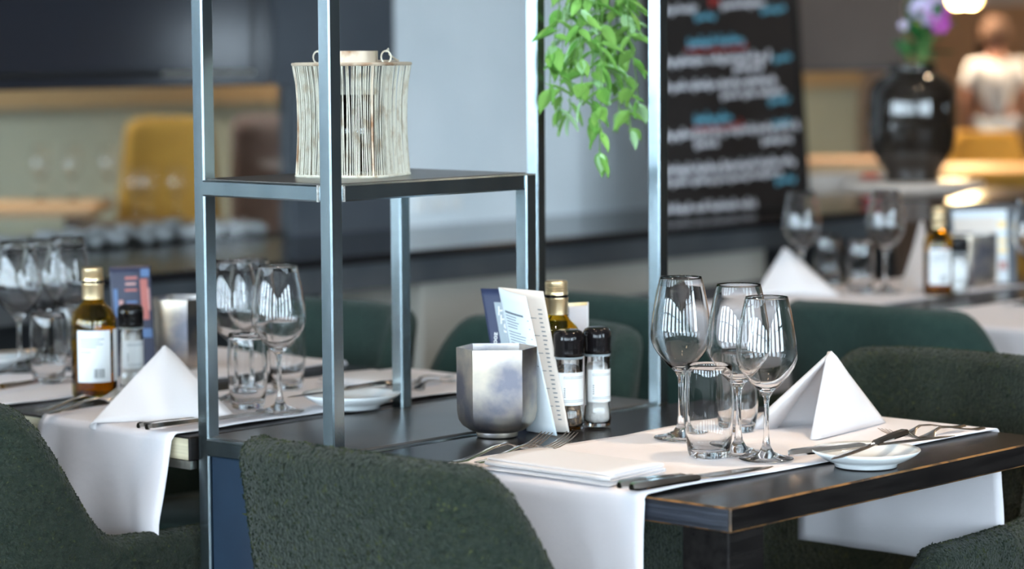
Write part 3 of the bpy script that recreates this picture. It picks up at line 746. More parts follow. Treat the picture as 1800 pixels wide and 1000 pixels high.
# framed menu on the background table
dp = 5.86
c = [onz(1676, 503, ZT+.001), onz(1788, 503, ZT+.001), ond(1785, 358, 5.91), ond(1668, 362, 5.91)]
t = empty('menu_stand', (c[0]+c[1])/2); tag(t, 'blurred slate menu stand with white and orange print on the background table', 'menu'); b = t.location.copy()
sub, text, o = sheet(t, c, b, 'slate', .008)
sub(.05, .05, .86, .93, 'paper_white', 'paper'); sub(.05, .05, .70, .84, 'paper_cream', 'photo', .0020)
for v0, v1, m_ in ((.70, .80, 'gold_cap'), (.52, .58, 'gold_cap'), (.40, .48, 'gold_cap'), (.20, .30, 'photo_pink')): sub(.72, v0, .84, v1, m_, 'print_patch', .0026)

# ------------------------------------------------------------------ napkins
def napkin_flat(c0, ux, uy, L, W, label):
    """zig-zag folded napkin: profile along ux (depth), extruded along uy"""
    t = .0034; prof = []
    def turn(x, z, r, side):  # half circle
        return [(x+side*r*math.sin(PI*k/6), z+r-r*math.cos(PI*k/6)) for k in range(7)]
    prof += [(0.004, .002), (L*.5, .002)]; prof += turn(L, .002, .0034, 1); prof += [(L*.5, .0092)]; prof += turn(.010, .0088, .0028, -1)
    prof += [(L*.5, .0148)]; prof += turn(L*.96, .0144, .0032, 1); prof += [(L*.5, .0212), (.018, .0195), (.012, .0170)]
    rows = []
    for j in range(9):
        v = j/8
        rows.append([c0+ux*(x+.004*math.sin(v*4)+.006*v*(z/.02))+uy*(W*v)+Vector((0, 0, z*.75*(1-.12*math.sin(v*PI))*(1-.25*x/L))) for x, z in prof])
    base = c0.copy(); rows = [[p-base for p in r] for r in rows]
    o = MB().grid(rows).build('folded_napkin', 'linen_napkin', None, 'all', base); solid(o, .0016, 0)
    tag(o, label, 'napkin'); return o
nA, nB, nC = onz(1067, 858, ZR), onz(846, 827, ZR), onz(1168, 831, ZR)
uy = (nB-nA); W = uy.length; uy.normalize(); ux = (nC-nA); L = ux.length; ux.normalize()
napkin_flat(nA+Vector((0, 0, .0005)), ux, uy, L, W, 'white linen napkin folded flat between forks and knives on the foreground table')
def napkin_tent(P, A, Rr, B, label, name='standing_napkin', bul=.012):
    """standing folded napkin: ridge P-Rr, flaps P-A-Rr and P-B-Rr, folded free edges"""
    base = Vector(((A.x+B.x+Rr.x)/3, (A.y+B.y+Rr.y)/3, min(A.z, B.z)))
    t = empty(name, base); tag(t, label, 'napkin', 'standing folded napkins')
    ctr = (A+B)/2
    def flap(Q, nm, sgn, n1=14):
        n = (Q-P).cross(Rr-P).normalized()
        outw = ((Q+Rr+P)/3-(A+B+Rr+P)/4); n = n if n.dot(outw) > 0 else -n
        rows = []
        for i in range(n1+1):
            u = i/n1
            row = []
            for j in range(n1+1):
                v = j/n1          # v: from ridge (0) to free edge (1)
                q = P*(1-u)+(Rr*(1-v)+Q*v)*u
                q = q+n*bul*math.sin(PI*min(1, v*1.05))*math.sin(PI*u)**.6*1.0
                row.append(q-base)
            # rolled free edge
            e = row[-1]; inw = -n
            back = (row[-2]-row[-1]).normalized() if u > .01 else Vector((0, 0, 0))
            rr_ = .007*(.35+.65*u)
            for k in range(1, 8):
                a = PI*k/7*1.05
                row.append(e+inw*(rr_-rr_*math.cos(a))-back*rr_*math.sin(a)*.9)
            row.append(row[-1]+back*.03*u)
            rows.append(row)
        o = MB().grid(rows).build(nm, 'linen_napkin', t, 'all'); solid(o, .0022, 0)
    flap(A, 'flap', 1); flap(B, 'flap', -1)
    return t
A, Rr, B = onz(1442, 771, ZR), onz(1556, 742, ZR), onz(1318, 751, ZR)
foot = A*.36+Rr*.34+B*.30
P = None
dpt = 3.66
P = ond(1461, 618, dpt)
napkin_tent(P, A, Rr, B, 'white linen napkin standing folded into a peak on the foreground table')
A, Rr = onz(166, 743, ZR), onz(414, 733, ZR); B = A*.5+Rr*.5+FWD*.11+Vector((0, 0, 0)); P = ond(290, 608, 3.95)
napkin_tent(P, A, Rr, B, 'white linen napkin standing in a broad triangle beside the left rack post')
A, Rr = onz(1332, 517, ZR), onz(1478, 520, ZR); B = A*.5+Rr*.5+FWD*.14; P = ond(1379, 436, 5.76)
napkin_tent(P, A, Rr, B, 'blurred white standing napkin on the background table, left of the tumblers')
A, Rr = onz(1586, 512, ZR), onz(1640, 508, ZR); B = A*.5+Rr*.5+FWD*.12; P = ond(1622, 390, 6.0)
napkin_tent(P, A, Rr, B, 'blurred pale napkin just left of the background oil bottle')
# flattened napkin at the far side of the left table
nA, nB, nC = onz(690, 690, ZR), onz(575, 668, ZR), onz(800, 672, ZR)
uy = (nB-nA); W = uy.length; uy.normalize(); ux = Vector((1, 0, 0))
napkin_flat(onz(672, 690, ZR), ux, Vector((0, 1, 0)), .13, .15, 'white napkin folded flat behind the left bread plate')

# ------------------------------------------------------------------ cutlery
def ribbon(path, wid, thk, mb):
    """flat bar: path (x,z), half widths, thickness; lies along x"""
    rows = []
    for (x, z), w_, t_ in zip(path, wid, thk):
        rows.append([(x, -w_, z), (x, -w_*.6, z+t_), (x, w_*.6, z+t_), (x, w_, z), (x, w_*.6, z-t_*.6), (x, -w_*.6, z-t_*.6)])
    n = len(rows); o = len(mb.v); mb.grid(rows, closed_v=True)
    mb.add([rows[0][k] for k in range(6)], [tuple(range(6))]); mb.add([rows[-1][k] for k in range(6)], [tuple(range(6))[::-1]])
def fork_mesh():
    mb = MB()
    xs = [0, .004, .02, .05, .08, .105, .12, .128, .138]
    ribbon([(0, .004), (.004, .003), (.02, .003), (.05, .007), (.08, .0125), (.105, .0145), (.118, .0115), (.127, .008), (.135, .0055)],
           [.003, .007, .0085, .0055, .0035, .0028, .0038, .0085, .0118], [.0006, .0012, .0014, .0014, .0015, .0015, .0013, .0011, .0010], mb)
    ribbon([(.134, .0056), (.142, .0046)], [.0117, .0122], [.001, .001], mb)
    for k in range(4):
        y = -.0092+k*.00613; m2 = MB()
        ribbon([(.1405, .0047), (.152, .0055), (.165, .0085), (.178, .0135), (.190, .0195)], [.0022, .0021, .0019, .0016, .0008], [.0010, .0010, .0009, .0008, .0005], m2)
        mb.add([(a, b_+y, c_) for a, b_, c_ in m2.v], m2.f)
    return mb.mesh('fork', 'cutlery', True)
def knife_mesh():
    mb = MB()
    ribbon([(0, .006), (.006, .006), (.03, .006), (.07, .0055), (.095, .005), (.102, .0045)], [.004, .0085, .0088, .0066, .0060, .0045], [.004, .0055, .0055, .0048, .0045, .003], mb)
    ribbon([(.101, .0045), (.112, .004), (.135, .0038), (.175, .0036), (.205, .0034), (.222, .0032)], [.0045, .0062, .0088, .0094, .0078, .0012], [.0016, .0014, .0010, .0009, .0008, .0005], mb)
    return mb.mesh('knife', 'cutlery', True)
me_fork, me_knife = fork_mesh(), knife_mesh()
def cut(me, name, p0, p1, label, group, lift=0., s=None, roll=0.):
    """p0 = handle end, p1 = direction point"""
    d = p1-p0; o = link(name, me, None, p0+Vector((0, 0, lift))); pitch = math.atan2(d.z, math.hypot(d.x, d.y))
    o.rotation_euler = (roll, -pitch, math.atan2(d.y, d.x)); o.scale = (s or 1,)*3
    tag(o, label, name, group); return o
def zz(px, py, z): return onz(px, py, z)
zc = ZR+.0015
cut(me_fork, 'fork', zz(796, 817, zc+.003), zz(917, 794, zc+.003), 'steel fork next to the flat napkin, the left one of two', 'cutlery on the tables', s=1.0)
cut(me_fork, 'fork', zz(836, 818, zc+.003), zz(950, 796, zc+.004), 'steel fork touching the flat napkin, the right one of two', 'cutlery on the tables', s=1.0)
cut(me_knife, 'knife', zz(1088, 864, zc), zz(1300, 832, zc), 'steel knife nearest the flat napkin, left of a second knife', 'cutlery on the tables', s=1.1)
cut(me_knife, 'knife', zz(1110, 868, zc), zz(1335, 829, zc), 'steel knife nearest the front edge of the runner', 'cutlery on the tables', s=1.15)
cut(me_fork, 'fork', zz(1694, 752, zc), zz(1585, 773, zc), 'steel fork in front of the peaked napkin, the left one of two', 'cutlery on the tables', s=1.0)
cut(me_fork, 'fork', zz(1728, 756, zc), zz(1625, 776, zc), 'steel fork in front of the olive chair, the right one of two', 'cutlery on the tables', s=1.0)
cut(me_knife, 'knife', zz(1387, 806, zc+.004), zz(1550, 786, zc+.016), 'dark steel knife lying with its handle off the left rim of the bread plate', 'cutlery on the tables', s=.98)
# bread plates
PL = [(0, .004), (.034, .004), (.036, .0), (.040, .0), (.041, .004), (.055, .0095), (.066, .0165), (.0695, .0205), (.0690, .0215), (.064, .0190), (.052, .0120), (.040, .0080), (0, .0075)]
me_plate = MB().lathe(PL, 64).mesh('bread_plate', 'china', 'all')
pc = onz(1522, 818, ZT+.0015)
put(me_plate, 'bread_plate', pc, 'small white bread plate at the edge of the foreground table', 'plate', 'white bread plates')
kd = (RIGHT*.90+FWD*.30).normalized()
cut(me_knife, 'knife', pc+Vector((.098, .004, .0265)), pc+Vector((-.09, -.012, .0175)), 'butter knife lying across the foreground bread plate', 'cutlery on the tables', s=.86)
pc2 = onz(618, 716, ZR); put(me_plate, 'bread_plate', pc2, 'white bread plate seen between the rack posts', 'plate', 'white bread plates', 1.05)
cut(me_knife, 'knife', pc2+Vector((0, 0, .024))+Vector((.085, -.005, 0)), pc2+Vector((-.08, .03, .020)), 'butter knife on the plate between the rack posts', 'cutlery on the tables', s=.84)
pc3 = onz(-18, 648, ZR); put(me_plate, 'bread_plate', pc3, 'white bread plate cut by the left picture edge', 'plate', 'white bread plates')
cut(me_knife, 'knife', pc3+Vector((.05, -.058, .024)), pc3+Vector((-.06, .05, .020)), 'blurred butter knife on the plate at the left picture edge', 'cutlery on the tables', s=.8)
cut(me_knife, 'knife', zz(243, 757, zc), zz(420, 733, zc), 'blurred knife in front of the broad standing napkin, left of its pair', 'cutlery on the tables')
cut(me_knife, 'knife', zz(258, 760, zc), zz(440, 734, zc), 'blurred knife along the runner edge in front of the broad standing napkin', 'cutlery on the tables', s=1.05)
cut(me_fork, 'fork', zz(62, 727, zc), zz(190, 706, zc), 'blurred fork behind the left foreground chair', 'cutlery on the tables')
cut(me_fork, 'fork', zz(80, 731, zc), zz(205, 711, zc), 'blurred fork left of the broad standing napkin', 'cutlery on the tables')
cut(me_fork, 'fork', zz(795, 664, zc), zz(745, 677, zc), 'blurred fork at the far table end behind the candle holder', 'cutlery on the tables')
cut(me_fork, 'fork', zz(800, 672, zc), zz(750, 686, zc), 'blurred fork nearest the candle holder at the far table end', 'cutlery on the tables')
cut(me_knife, 'knife', zz(-6, 690, zc), zz(120, 667, zc), 'blurred knife in front of the left tumbler', 'cutlery on the tables')

# ------------------------------------------------------------------ lantern on the shelf
lc = ony(622, 306, 2.655); lc = onz(621, 309, ZS+.0016)
ln = empty('wire_lantern', lc, math.atan2(RIGHT.y, RIGHT.x)-math.radians(22)+math.radians(45)*0); tag(ln, 'whitewashed wire lantern with glass insert on the rack shelf', 'lantern')
def rsq(t_, e=4.2): return 1/((abs(math.cos(t_))**e+abs(math.sin(t_))**e)**(1/e))
HS, HL = .0685, .156
rings = lambda z, k=1.: [(HS*k*rsq(2*PI*i/72)*math.cos(2*PI*i/72), HS*k*rsq(2*PI*i/72)*math.sin(2*PI*i/72), z) for i in range(73)]
mb = MB(); rl = random.Random(3)
NWR = 170
for i in range(NWR):
    a = 2*PI*i/NWR+rl.uniform(-.012, .012); r_ = rl.uniform(.0005, .0010); pts = []
    a1, a2 = a+rl.gauss(0, .018), a+rl.gauss(0, .018)
    for k in range(7):
        v = k/6; aa = a*(1-v)+a1*v+math.sin(v*5+i)*.006; bel = 1-.045*math.sin(PI*v)+.035*max(0, v-.8)/.2
        R0 = HS*rsq(aa)*bel; pts.append((R0*math.cos(aa), R0*math.sin(aa), .003+v*(HL-.006)))
    mb.tube(pts, r_, 4, caps=False)
o = mb.build('wire_cage', 'wire', ln, 'all'); o['kind'] = 'stuff'; o['label'] = 'cage of fine upright wires'
MB().tube(rings(.002), .0021, 6).build('bottom_ring', 'wire', ln, True); MB().tube(rings(HL-.001, 1.035), .0024, 6).build('top_ring', 'rust_band', ln, True)
for k in range(4):
    a = PI/4+k*PI/2; MB().tube([(HS*rsq(a)*q*math.cos(a), HS*rsq(a)*q*math.sin(a), z) for q, z in ((1.0, .002), (.965, .05), (.96, .09), (.98, .13), (1.035, HL))], .0017, 6).build('corner_rod', 'rust_band', ln, True)
MB().lathe([(0, .003), (HS*.95, .003), (HS*.95, .001), (0, .001)], 40, sq=lambda q: rsq(q)).build('floor_plate', 'wire', ln)
# top disc with collar, side loops and handle strap
MB().lathe([(.036, HL), (HS*1.0, HL), (HS*1.0, HL+.0015), (.036, HL+.0015)], 48, sq=lambda q: rsq(q) if True else 1).build('top_plate', 'rust_band', ln)
MB().lathe([(.036, HL), (.036, HL+.017), (.0345, HL+.017), (.0345, HL)], 40).build('collar', 'rust_band', ln, True)
for s in (-1, 1):
    ctr = Vector((s*.052, 0, HL+.0085))
    MB().tube([ctr+Vector((.0075*math.cos(q), 0, .0085*math.sin(q))) for q in [2*PI*k/16 for k in range(17)]], .0012, 6).build('side_loop', 'wire', ln, True)
MB().tube([(.052, .0, HL+.016), (.050, .012, HL+.020), (.044, .028, HL+.012), (.048, .045, HL+.004), (.045, .058, HL+.003), (0, .064, HL+.003), (-.045, .058, HL+.003), (-.050, .03, HL+.008), (-.052, 0, HL+.016)], .0012, 6).build('handle', 'wire', ln, True)
MB().lathe([(0, .006), (.034, .006), (.034, .112), (.0328, .112), (.0328, .008), (0, .008)], 40).build('glass_insert', 'pane', ln, 'all')
tl_ = MB().lathe([(0, .0085), (.021, .0085), (.021, .032), (.0195, .032), (.0195, .028), (0, .028)], 28).build('candle_cup', 'label_paper', ln, True)
MB().lathe([(.021, .032), (.0225, .0325), (.0225, .034), (.021, .034)], 28).build('cup_rim', 'foil', tl_, True); MB().lathe([(0, .020), (.0193, .020), (.0193, .026), (0, .026)], 24).build('wax', 'wax', tl_, True)

# ------------------------------------------------------------------ hanging plant
hp0 = Vector((3.06, 2.655, ZTOP+.003)); hp = empty('hanging_plant', hp0); tag(hp, 'trailing bright green artificial vine hanging beside the rack post', 'plant')
MB().lathe([(0, 0), (.05, 0), (.062, .10), (.066, .105), (.060, .105), (.056, .09), (0, .09)], 28).build('pot', 'frame_black', hp, True)
def leaf_mesh(m):
    L_, W_ = .030, .0165; rows = []
    for i in range(9):
        u = i/8; w_ = W_*.5*math.sin(PI*u**.8)**.8*(1-.25*u) if 0 < u < 1 else .0003
        x = L_*u; z = -.006*u*u
        rows.append([(x, -w_, z+.0022), (x, -w_*.5, z+.0008), (x, 0, z-.0004), (x, w_*.5, z+.0008), (x, w_, z+.0022)])
    mb = MB().grid(rows); mb.tube([(-.006, 0, .001), (0, 0, 0)], .0006, 5); return mb.mesh('leaf', m, 'all')
lms = [leaf_mesh(m) for m in ('leaf_a', 'leaf_b', 'leaf_c', 'leaf_a')]
rp = random.Random(21)
strands = [(968, 150), (985, 190), (1000, 205), (1020, 180), (1040, 215), (1056, 270), (1075, 150), (1090, 200), (1108, 230), (1120, 175), (1060, 120), (1010, 110), (1100, 90)]
nleaf = 0
for si, (px, py) in enumerate(strands):
    dep = 4.05+rp.uniform(-.06, .10); end = ond(px, py, dep); start = Vector((3.06+rp.uniform(-.05, .05), 2.655+rp.uniform(-.05, .05), ZTOP+.10))
    px0 = 1035+(px-1035)*.75; top = ond(px0, -60, dep); 
    pts = [start, start*.5+top*.5+Vector((0, 0, .03)), top]
    N = 9
    for k in range(1, N+1):
        v = k/N; q = top*(1-v)+end*v+Vector((math.sin(v*7+si)*.004, math.cos(v*6+si)*.004, 0)); pts.append(q)
    MB().tube([p-hp0 for p in pts], .0009, 5).build('stem', 'stem_green', hp, True)
    # leaves along the part near and inside the view
    for k in range(2, len(pts)):
        cnt = 2
        for s in range(cnt):
            if rp.random() < .12: continue
            o = link('leaf', lms[rp.randrange(4)], hp, pts[k]-hp0+Vector((0, 0, rp.uniform(-.008, .008)))); nleaf += 1
            az = rp.uniform(0, 2*PI); o.rotation_euler = (rp.uniform(-.5, .5), rp.uniform(.15, 1.0), az); sz = rp.uniform(.95, 1.5); o.scale = (sz,)*3
    o = link('leaf', lms[rp.randrange(4)], hp, pts[-1]-hp0); o.rotation_euler = (rp.uniform(-.4, .4), 1.2, rp.uniform(0, 6))

# ------------------------------------------------------------------ chalkboard leaning on the ledge
cb0 = onz(1145, 408, ZL); YC = 4.72
bx0, bx1 = ony(1139, 200, YC).x, ony(1404, 200, YC).x
tiltc = math.radians(4.5); HB = 1.0
cb = empty('chalkboard', ((bx0+bx1)/2, YC-.04, ZL)); cb.rotation_euler = (-tiltc, 0, 0); tag(cb, 'tall black chalkboard with white, blue and red handwriting on the ledge', 'chalkboard')
hw = (bx1-bx0)/2
MB().cbox((-hw, 0, 0), (hw, .02, HB), .002).build('board', 'board_black', cb)
for a, b_ in (((-hw, -.006, 0), (-hw+.018, 0, HB)), ((hw-.018, -.006, 0), (hw, 0, HB)), ((-hw+.018, -.006, 0), (hw-.018, 0, .012)), ((-hw+.018, -.006, HB-.018), (hw-.018, 0, HB))): MB().box(a, b_).build('frame_bar', 'frame_black', cb)
MB().box((-.02, .02, .0), (.02, .035, HB*.9)).build('back_strut', 'frame_black', cb)
Mi = cb.matrix_basis.inverted()
def bpt(px, py):
    """pixel -> (x,z) on the board plane"""
    d = Vector(ray(px, py)); o_ = Vector((0, 0, ZC)); M = Matrix.Translation(cb.location) @ Matrix.Rotation(-tiltc, 4, 'X'); Mi_ = M.inverted()
    o2 = Mi_ @ o_; d2 = (Mi_.to_3x3() @ d); t_ = -o2.y/d2.y; q = o2+d2*t_; return q.x, q.z
rc = random.Random(12)
def scrawl(px0, py0, px1, py1, m, hgt=.026, words=None, wgt=.0062):
    """handwriting-like chalk line between two board places"""
    x0_, z0_ = bpt(px0, py0); x1_, z1_ = bpt(px1, py1); L_ = x1_-x0_; x = 0; mb = MB()
    while x < L_-.01:
        wl = min(rc.uniform(.05, .14), L_-x); n_ = max(3, int(wl/.010)); pts = []
        for i in range(n_*6+1):
            u = i/6; k = int(u) % n_; amp = hgt*.42; tall = rc.random()
            asc = 1.0
            h_ = amp*(.5+.5*math.sin(u*2*PI))
            if (k*7+int(x*100)) % 5 == 0: h_ *= 1.9
            if (k*5+int(x*100)) % 7 == 0: h_ -= amp*.9*(.5-.5*math.cos(u*2*PI))
            xx = x+wl*u/n_+.003*math.cos(u*2*PI); pts.append((x0_+xx, -.0012, z0_+(z1_-z0_)*xx/L_+h_))
        mb.tube(pts, wgt*.5, 4, caps=True); x += wl+rc.uniform(.010, .018)
    mb.v = [(a, b_*1-.0004, c_) for a, b_, c_ in mb.v]
    o = mb.build('chalk_line', m, cb); return o
Wt, Bl, Rd = 'chalk_white', 'chalk_blue', 'chalk_red'
for (a, b_, c_, d, m, h_) in ((1150, 25, 1222, 18, Wt, .03), (1268, 14, 1345, 8, Wt, .03), (1248, 8, 1262, 3, Rd, .04), (1222, 34, 1258, 31, Bl, .024), (1338, 22, 1378, 18, Bl, .024),
        (1210, 82, 1305, 74, Bl, .036), (1150, 116, 1270, 108, Wt, .034), (1270, 108, 1352, 103, Wt, .034), (1290, 124, 1338, 120, Wt, .03), (1360, 108, 1392, 103, Bl, .028),
        (1150, 160, 1275, 152, Wt, .034), (1268, 152, 1362, 144, Wt, .034), (1268, 172, 1386, 163, Wt, .032), (1352, 182, 1392, 176, Bl, .028),
        (1222, 217, 1292, 211, Bl, .040), (1150, 246, 1215, 240, Wt, .034), (1220, 240, 1330, 230, Wt, .034), (1330, 230, 1402, 224, Wt, .03), (1222, 258, 1260, 256, Wt, .03), (1340, 252, 1390, 247, Wt, .03), (1360, 222, 1388, 217, Bl, .028),
        (1150, 308, 1278, 297, Wt, .036), (1282, 297, 1400, 286, Wt, .036), (1150, 327, 1278, 317, Wt, .03), (1282, 317, 1372, 306, Wt, .03), (1364, 322, 1402, 316, Bl, .028),
        (1150, 376, 1325, 362, Wt, .034)):
    scrawl(a, b_, c_, d, m, h_)
for (a, b_, c_, d) in ((1205, 88, 1310, 82), (1218, 226, 1304, 219)):
    p, q = bpt(a, b_), bpt(c_, d); MB().tube([(p[0], -.0012, p[1]), ((p[0]+q[0])/2, -.0012, (p[1]+q[1])/2-.004), (q[0], -.0012, q[1]), (q[0]-.01, -.0012, q[1]+.014)], .0045, 5).build('chalk_underline', Rd, cb)
p = bpt(1327, 368); MB().tube([(p[0]-.006, -.0012, p[1]+.032), (p[0]+.006, -.0012, p[1]+.016), (p[0]-.006, -.0012, p[1]-.004)], .0018, 5).build('chalk_line', Wt, cb)

# ------------------------------------------------------------------ round stone table, vase, flowers
vd = 7.0
vb = ond(1603, 318, vd)
st = empty('pedestal_table', (vb.x, vb.y, 0)); tag(st, 'round pale stone pedestal table under the big dark vase', 'table')
zt_ = vb.z
MB().lathe([(0, zt_), (.185, zt_), (.19, zt_-.006), (.185, zt_-.016), (.12, zt_-.040), (0, zt_-.044)], 48).build('table_top', 'stone_top', st, 'all')
MB().lathe([(0, zt_-.044), (.09, zt_-.046), (.10, zt_-.10), (.05, zt_-.16), (.035, zt_-.3), (.04, .1), (.17, .02), (.18, 0), (0, 0)], 36).build('pedestal', 'wood_dark', st, True)
VP = [(0, 0), (.065, 0), (.072, .006), (.066, .02), (.085, .045), (.108, .085), (.115, .13), (.115, .20), (.112, .235), (.098, .262), (.074, .277), (.062, .283), (.060, .295), (.066, .305), (.061, .305), (.055, .294), (.057, .280), (.094, .257), (.107, .232), (.110, .2), (.110, .13), (.103, .088), (.08, .05), (.05, .03), (0, .028)]
vs_ = MB().lathe(VP, 48).build('glass_vase', 'dark_glass', None, 'all', vb+Vector((0, 0, .0005))); tag(vs_, 'large bulbous dark smoked-glass vase in the right background', 'vase')
fb = vb+Vector((0, 0, .295)); bq = empty('flower_bouquet', fb); tag(bq, 'purple and pale blossoms with dark green leaves standing in the big vase', 'flowers')
rf = random.Random(5)
def fl_leaf():
    rows = []
    for i in range(7):
        u = i/6; w_ = .022*math.sin(PI*min(.98, max(.02, u))); rows.append([(.10*u, -w_, .02*u*u+.004), (.10*u, 0, .02*u*u), (.10*u, w_, .02*u*u+.004)])
    return MB().grid(rows).mesh('leaf', 'flower_leaf', 'all')
flm = fl_leaf()
for k in range(46):
    px, py = rf.gauss(1622, 20), rf.uniform(20, 108); p = ond(px, py, vd+rf.uniform(-.06, .06))
    o = link('leaf', flm, bq, p-fb); o.rotation_euler = (rf.uniform(-1, 1), rf.uniform(-1, .6), rf.uniform(0, 6)); sz = rf.uniform(.45, .85); o.scale = (sz,)*3
def petal(m):
    rows = []
    for i in range(6):
        u = i/5; w_ = .017*math.sin(PI*min(.97, max(.04, u))**.7); rows.append([(.034*u, -w_, .010*u), (.034*u, 0, .006*u), (.034*u, w_, .010*u)])
    return MB().grid(rows).mesh('petal', m, 'all')
pms = {m: petal(m) for m in ('petal_pink', 'petal_pale')}
for (px, py, m, sz) in ((1648, 22, 'petal_pink', 1.25), (1652, 44, 'petal_pink', 1.0), (1618, 18, 'petal_pale', 1.1), (1632, 32, 'petal_pale', .9), (1648, -6, 'petal_pale', 1.0), (1588, 46, 'petal_pale', .5)):
    p = ond(px, py, vd-.06)
    hd = MB().lathe([(0, -.004), (.006, 0), (0, .005)], 10).build('blossom', 'bud_yellow', bq, True, p-fb)
    for q in range(6):
        o = link('petal', pms[m], hd); o.rotation_euler = (0, -.25, q*PI/3); o.scale = (sz,)*3
    hd.rotation_euler = (PI/2*.8, 0, math.atan2(-p.y, -p.x)+PI/2)
    MB().tube([p-fb, (p-fb)*.5+Vector((0, 0, -.02)), Vector((0, 0, -.18))], .002, 5).build('stem', 'stem_green', bq)
p = ond(1612, 46, vd-.07); MB().lathe([(0, -.014), (.010, -.006), (.012, .002), (.006, .012), (0, .014)], 12).build('bud', 'bud_yellow', bq, True, p-fb)

# ------------------------------------------------------------------ far room right: tables, ochre chairs, lamp, person
def far_chair(loc, rz, m, label, ht=.88, wd=.50, cat='chair'):
    t = empty('upholstered_chair', loc, rz); tag(t, label, cat, 'coloured chairs in the far room')
    rows = []
    for i in range(13):
        a = -1.15+2.3*i/12; r_ = wd*.5; row = []
        for (z, k) in ((.40, .92), (.55, .97), (ht-.12, 1.05), (ht-.03, 1.06), (ht, 1.03)):
            h_ = z if abs(i-6) < 5 else z-(z-.4)*.25*(abs(i-6)-4)/2
            row.append((-r_*k*math.cos(a)*.75, r_*k*math.sin(a)*1.1, h_))
        rows.append(row)
    o = MB().grid(rows).build('backrest', m, t, 'all'); solid(o, .045, 0)
    MB().lathe([(0, .40), (wd*.44, .40), (wd*.47, .43), (wd*.44, .47), (0, .475)], 28).build('seat', m, t, True)
    for sx in (-1, 1):
        for sy in (-1, 1): MB().tube([(sx*.14, sy*.15, .41), (sx*.18, sy*.19, 0)], [.015, .010], 8).build('leg', 'chair_leg', t)
    return t
def gr(px, py, dep):
    p = ond(px, py, dep); return Vector((p.x, p.y, 0))
ang = math.atan2(FWD.y, FWD.x)
far_chair(gr(1738, 300, 12.6), ang+PI, 'chair_ochre', 'ochre chair beyond the far table, below the person in white', .86, .34)
far_chair(gr(1762, 330, 10.2), ang, 'chair_ochre', 'dark ochre chair in front of the far table at the right picture edge', .80, .40)
def far_table(c, rz, lx, ly, label, m='wood_warm', z=.75):
    t = empty('far_table', c, rz); tag(t, label, 'table')
    MB().cbox((-lx, -ly, z-.035), (lx, ly, z), .004).build('table_top', m, t)
    for sx in (-1, 1):
        for sy in (-1, 1): MB().cbox((sx*(lx-.08)-.03, sy*(ly-.08)-.03, 0), (sx*(lx-.08)+.03, sy*(ly-.08)+.03, z-.035), .003).build('leg', 'wood_dark', t)
    return t
far_table(gr(1765, 290, 11.5), ang-PI/2, .30, .30, 'small warm wooden table in the far right room')
# pendant lamp
pl = ond(1695, -4, 13.); t = empty('pendant_lamp', (pl.x, pl.y, H)); tag(t, 'yellow glowing pendant lamp at the top right', 'lamp')
dz = pl.z-H
MB().tube([(0, 0, 0), (0, 0, dz+.05)], .004, 6).build('cord', 'frame_black', t)
for s in (-1, 1):
    q = RIGHT*s*.035; MB().lathe([(0, -.045)]+[(.045*math.cos(a), .045*math.sin(a)) for a in [-PI/2+PI*k/10 for k in range(1, 10)]]+[(0, .045)], 20).build('bulb', 'bulb', t, True, (q.x, q.y, dz))
MB().lathe([(0, .075), (.03, .07), (.07, .048), (.07, .044), (0, .05)], 24, (0, 0, dz)).build('shade', 'brass', t, True)
ld = bpy.data.lights.new('pendant', 'POINT'); ld.energy = 50; ld.color = (1, .72, .38); ld.shadow_soft_size = .06
lo = bpy.data.objects.new('pendant_glow', ld); C.objects.link(lo); lo.location = (0, 0, dz-.1); lo.parent = t
# dark doorway behind the person
dr = onx(1722, 62, X1-.03); d2 = onx(1742, 62, X1-.03)
struct('door_1', MB().box((X1-.03, d2.y-.02, 0), (X1-.001, dr.y+.02, 1.42)), 'wood_dark')
# person, standing, seen from behind
pd = 18.6
pp = gr(1750, 200, pd); hpz = 1.0
pe = empty('person', (pp.x, pp.y, 0), ang); tag(pe, 'person in a white T-shirt and pale jeans, seen from behind', 'person')
def skin(name, verts, edges, radii, m, parent, root=0, sub=2):
    me = bpy.data.meshes.new(name); me.from_pydata(verts, edges, []); me.materials.append(MAT[m])
    o = link(name, me, parent); md = o.modifiers.new('skin', 'SKIN'); md.use_smooth_shade = True
    for i, r_ in enumerate(radii): me.skin_vertices[0].data[i].radius = (r_, r_) if not hasattr(r_, '__len__') else r_
    me.skin_vertices[0].data[root].use_root = True
    subsurf(o, sub); return o
k = .82  # overall size; +x = away from the viewer, y = left
V = [(0, 0, .92), (0, 0, 1.12), (.01, 0, 1.30), (.02, 0, 1.42), (.035, 0, 1.50), (.055, 0, 1.58), (.06, 0, 1.68),
     (0, .19, 1.36), (-.02, .25, 1.08), (.10, .22, .90), (.15, .20, .84), (0, -.19, 1.36), (-.02, -.25, 1.08), (.10, -.22, .90), (.15, -.20, .84),
     (0, .09, .88), (.0, .10, .50), (-.02, .11, .09), (.09, .12, .04), (0, -.09, .88), (.0, -.10, .50), (-.02, -.11, .09), (.09, -.12, .04)]
Ed = [(0, 1), (1, 2), (2, 3), (3, 4), (4, 5), (5, 6), (2, 7), (7, 8), (8, 9), (9, 10), (2, 11), (11, 12), (12, 13), (13, 14), (0, 15), (15, 16), (16, 17), (17, 18), (0, 19), (19, 20), (20, 21), (21, 22)]
Ra = [(.15, .11), (.15, .11), (.16, .11), .075, .060, (.082, .095), .07, .055, .043, .036, .042, .055, .043, .036, .042, .085, .058, .042, .035, .085, .058, .042, .035]
V = [(a*k, b_*k, c_*k) for a, b_, c_ in V]; Ra = [tuple(q*k for q in r_) if hasattr(r_, '__len__') else r_*k for r_ in Ra]
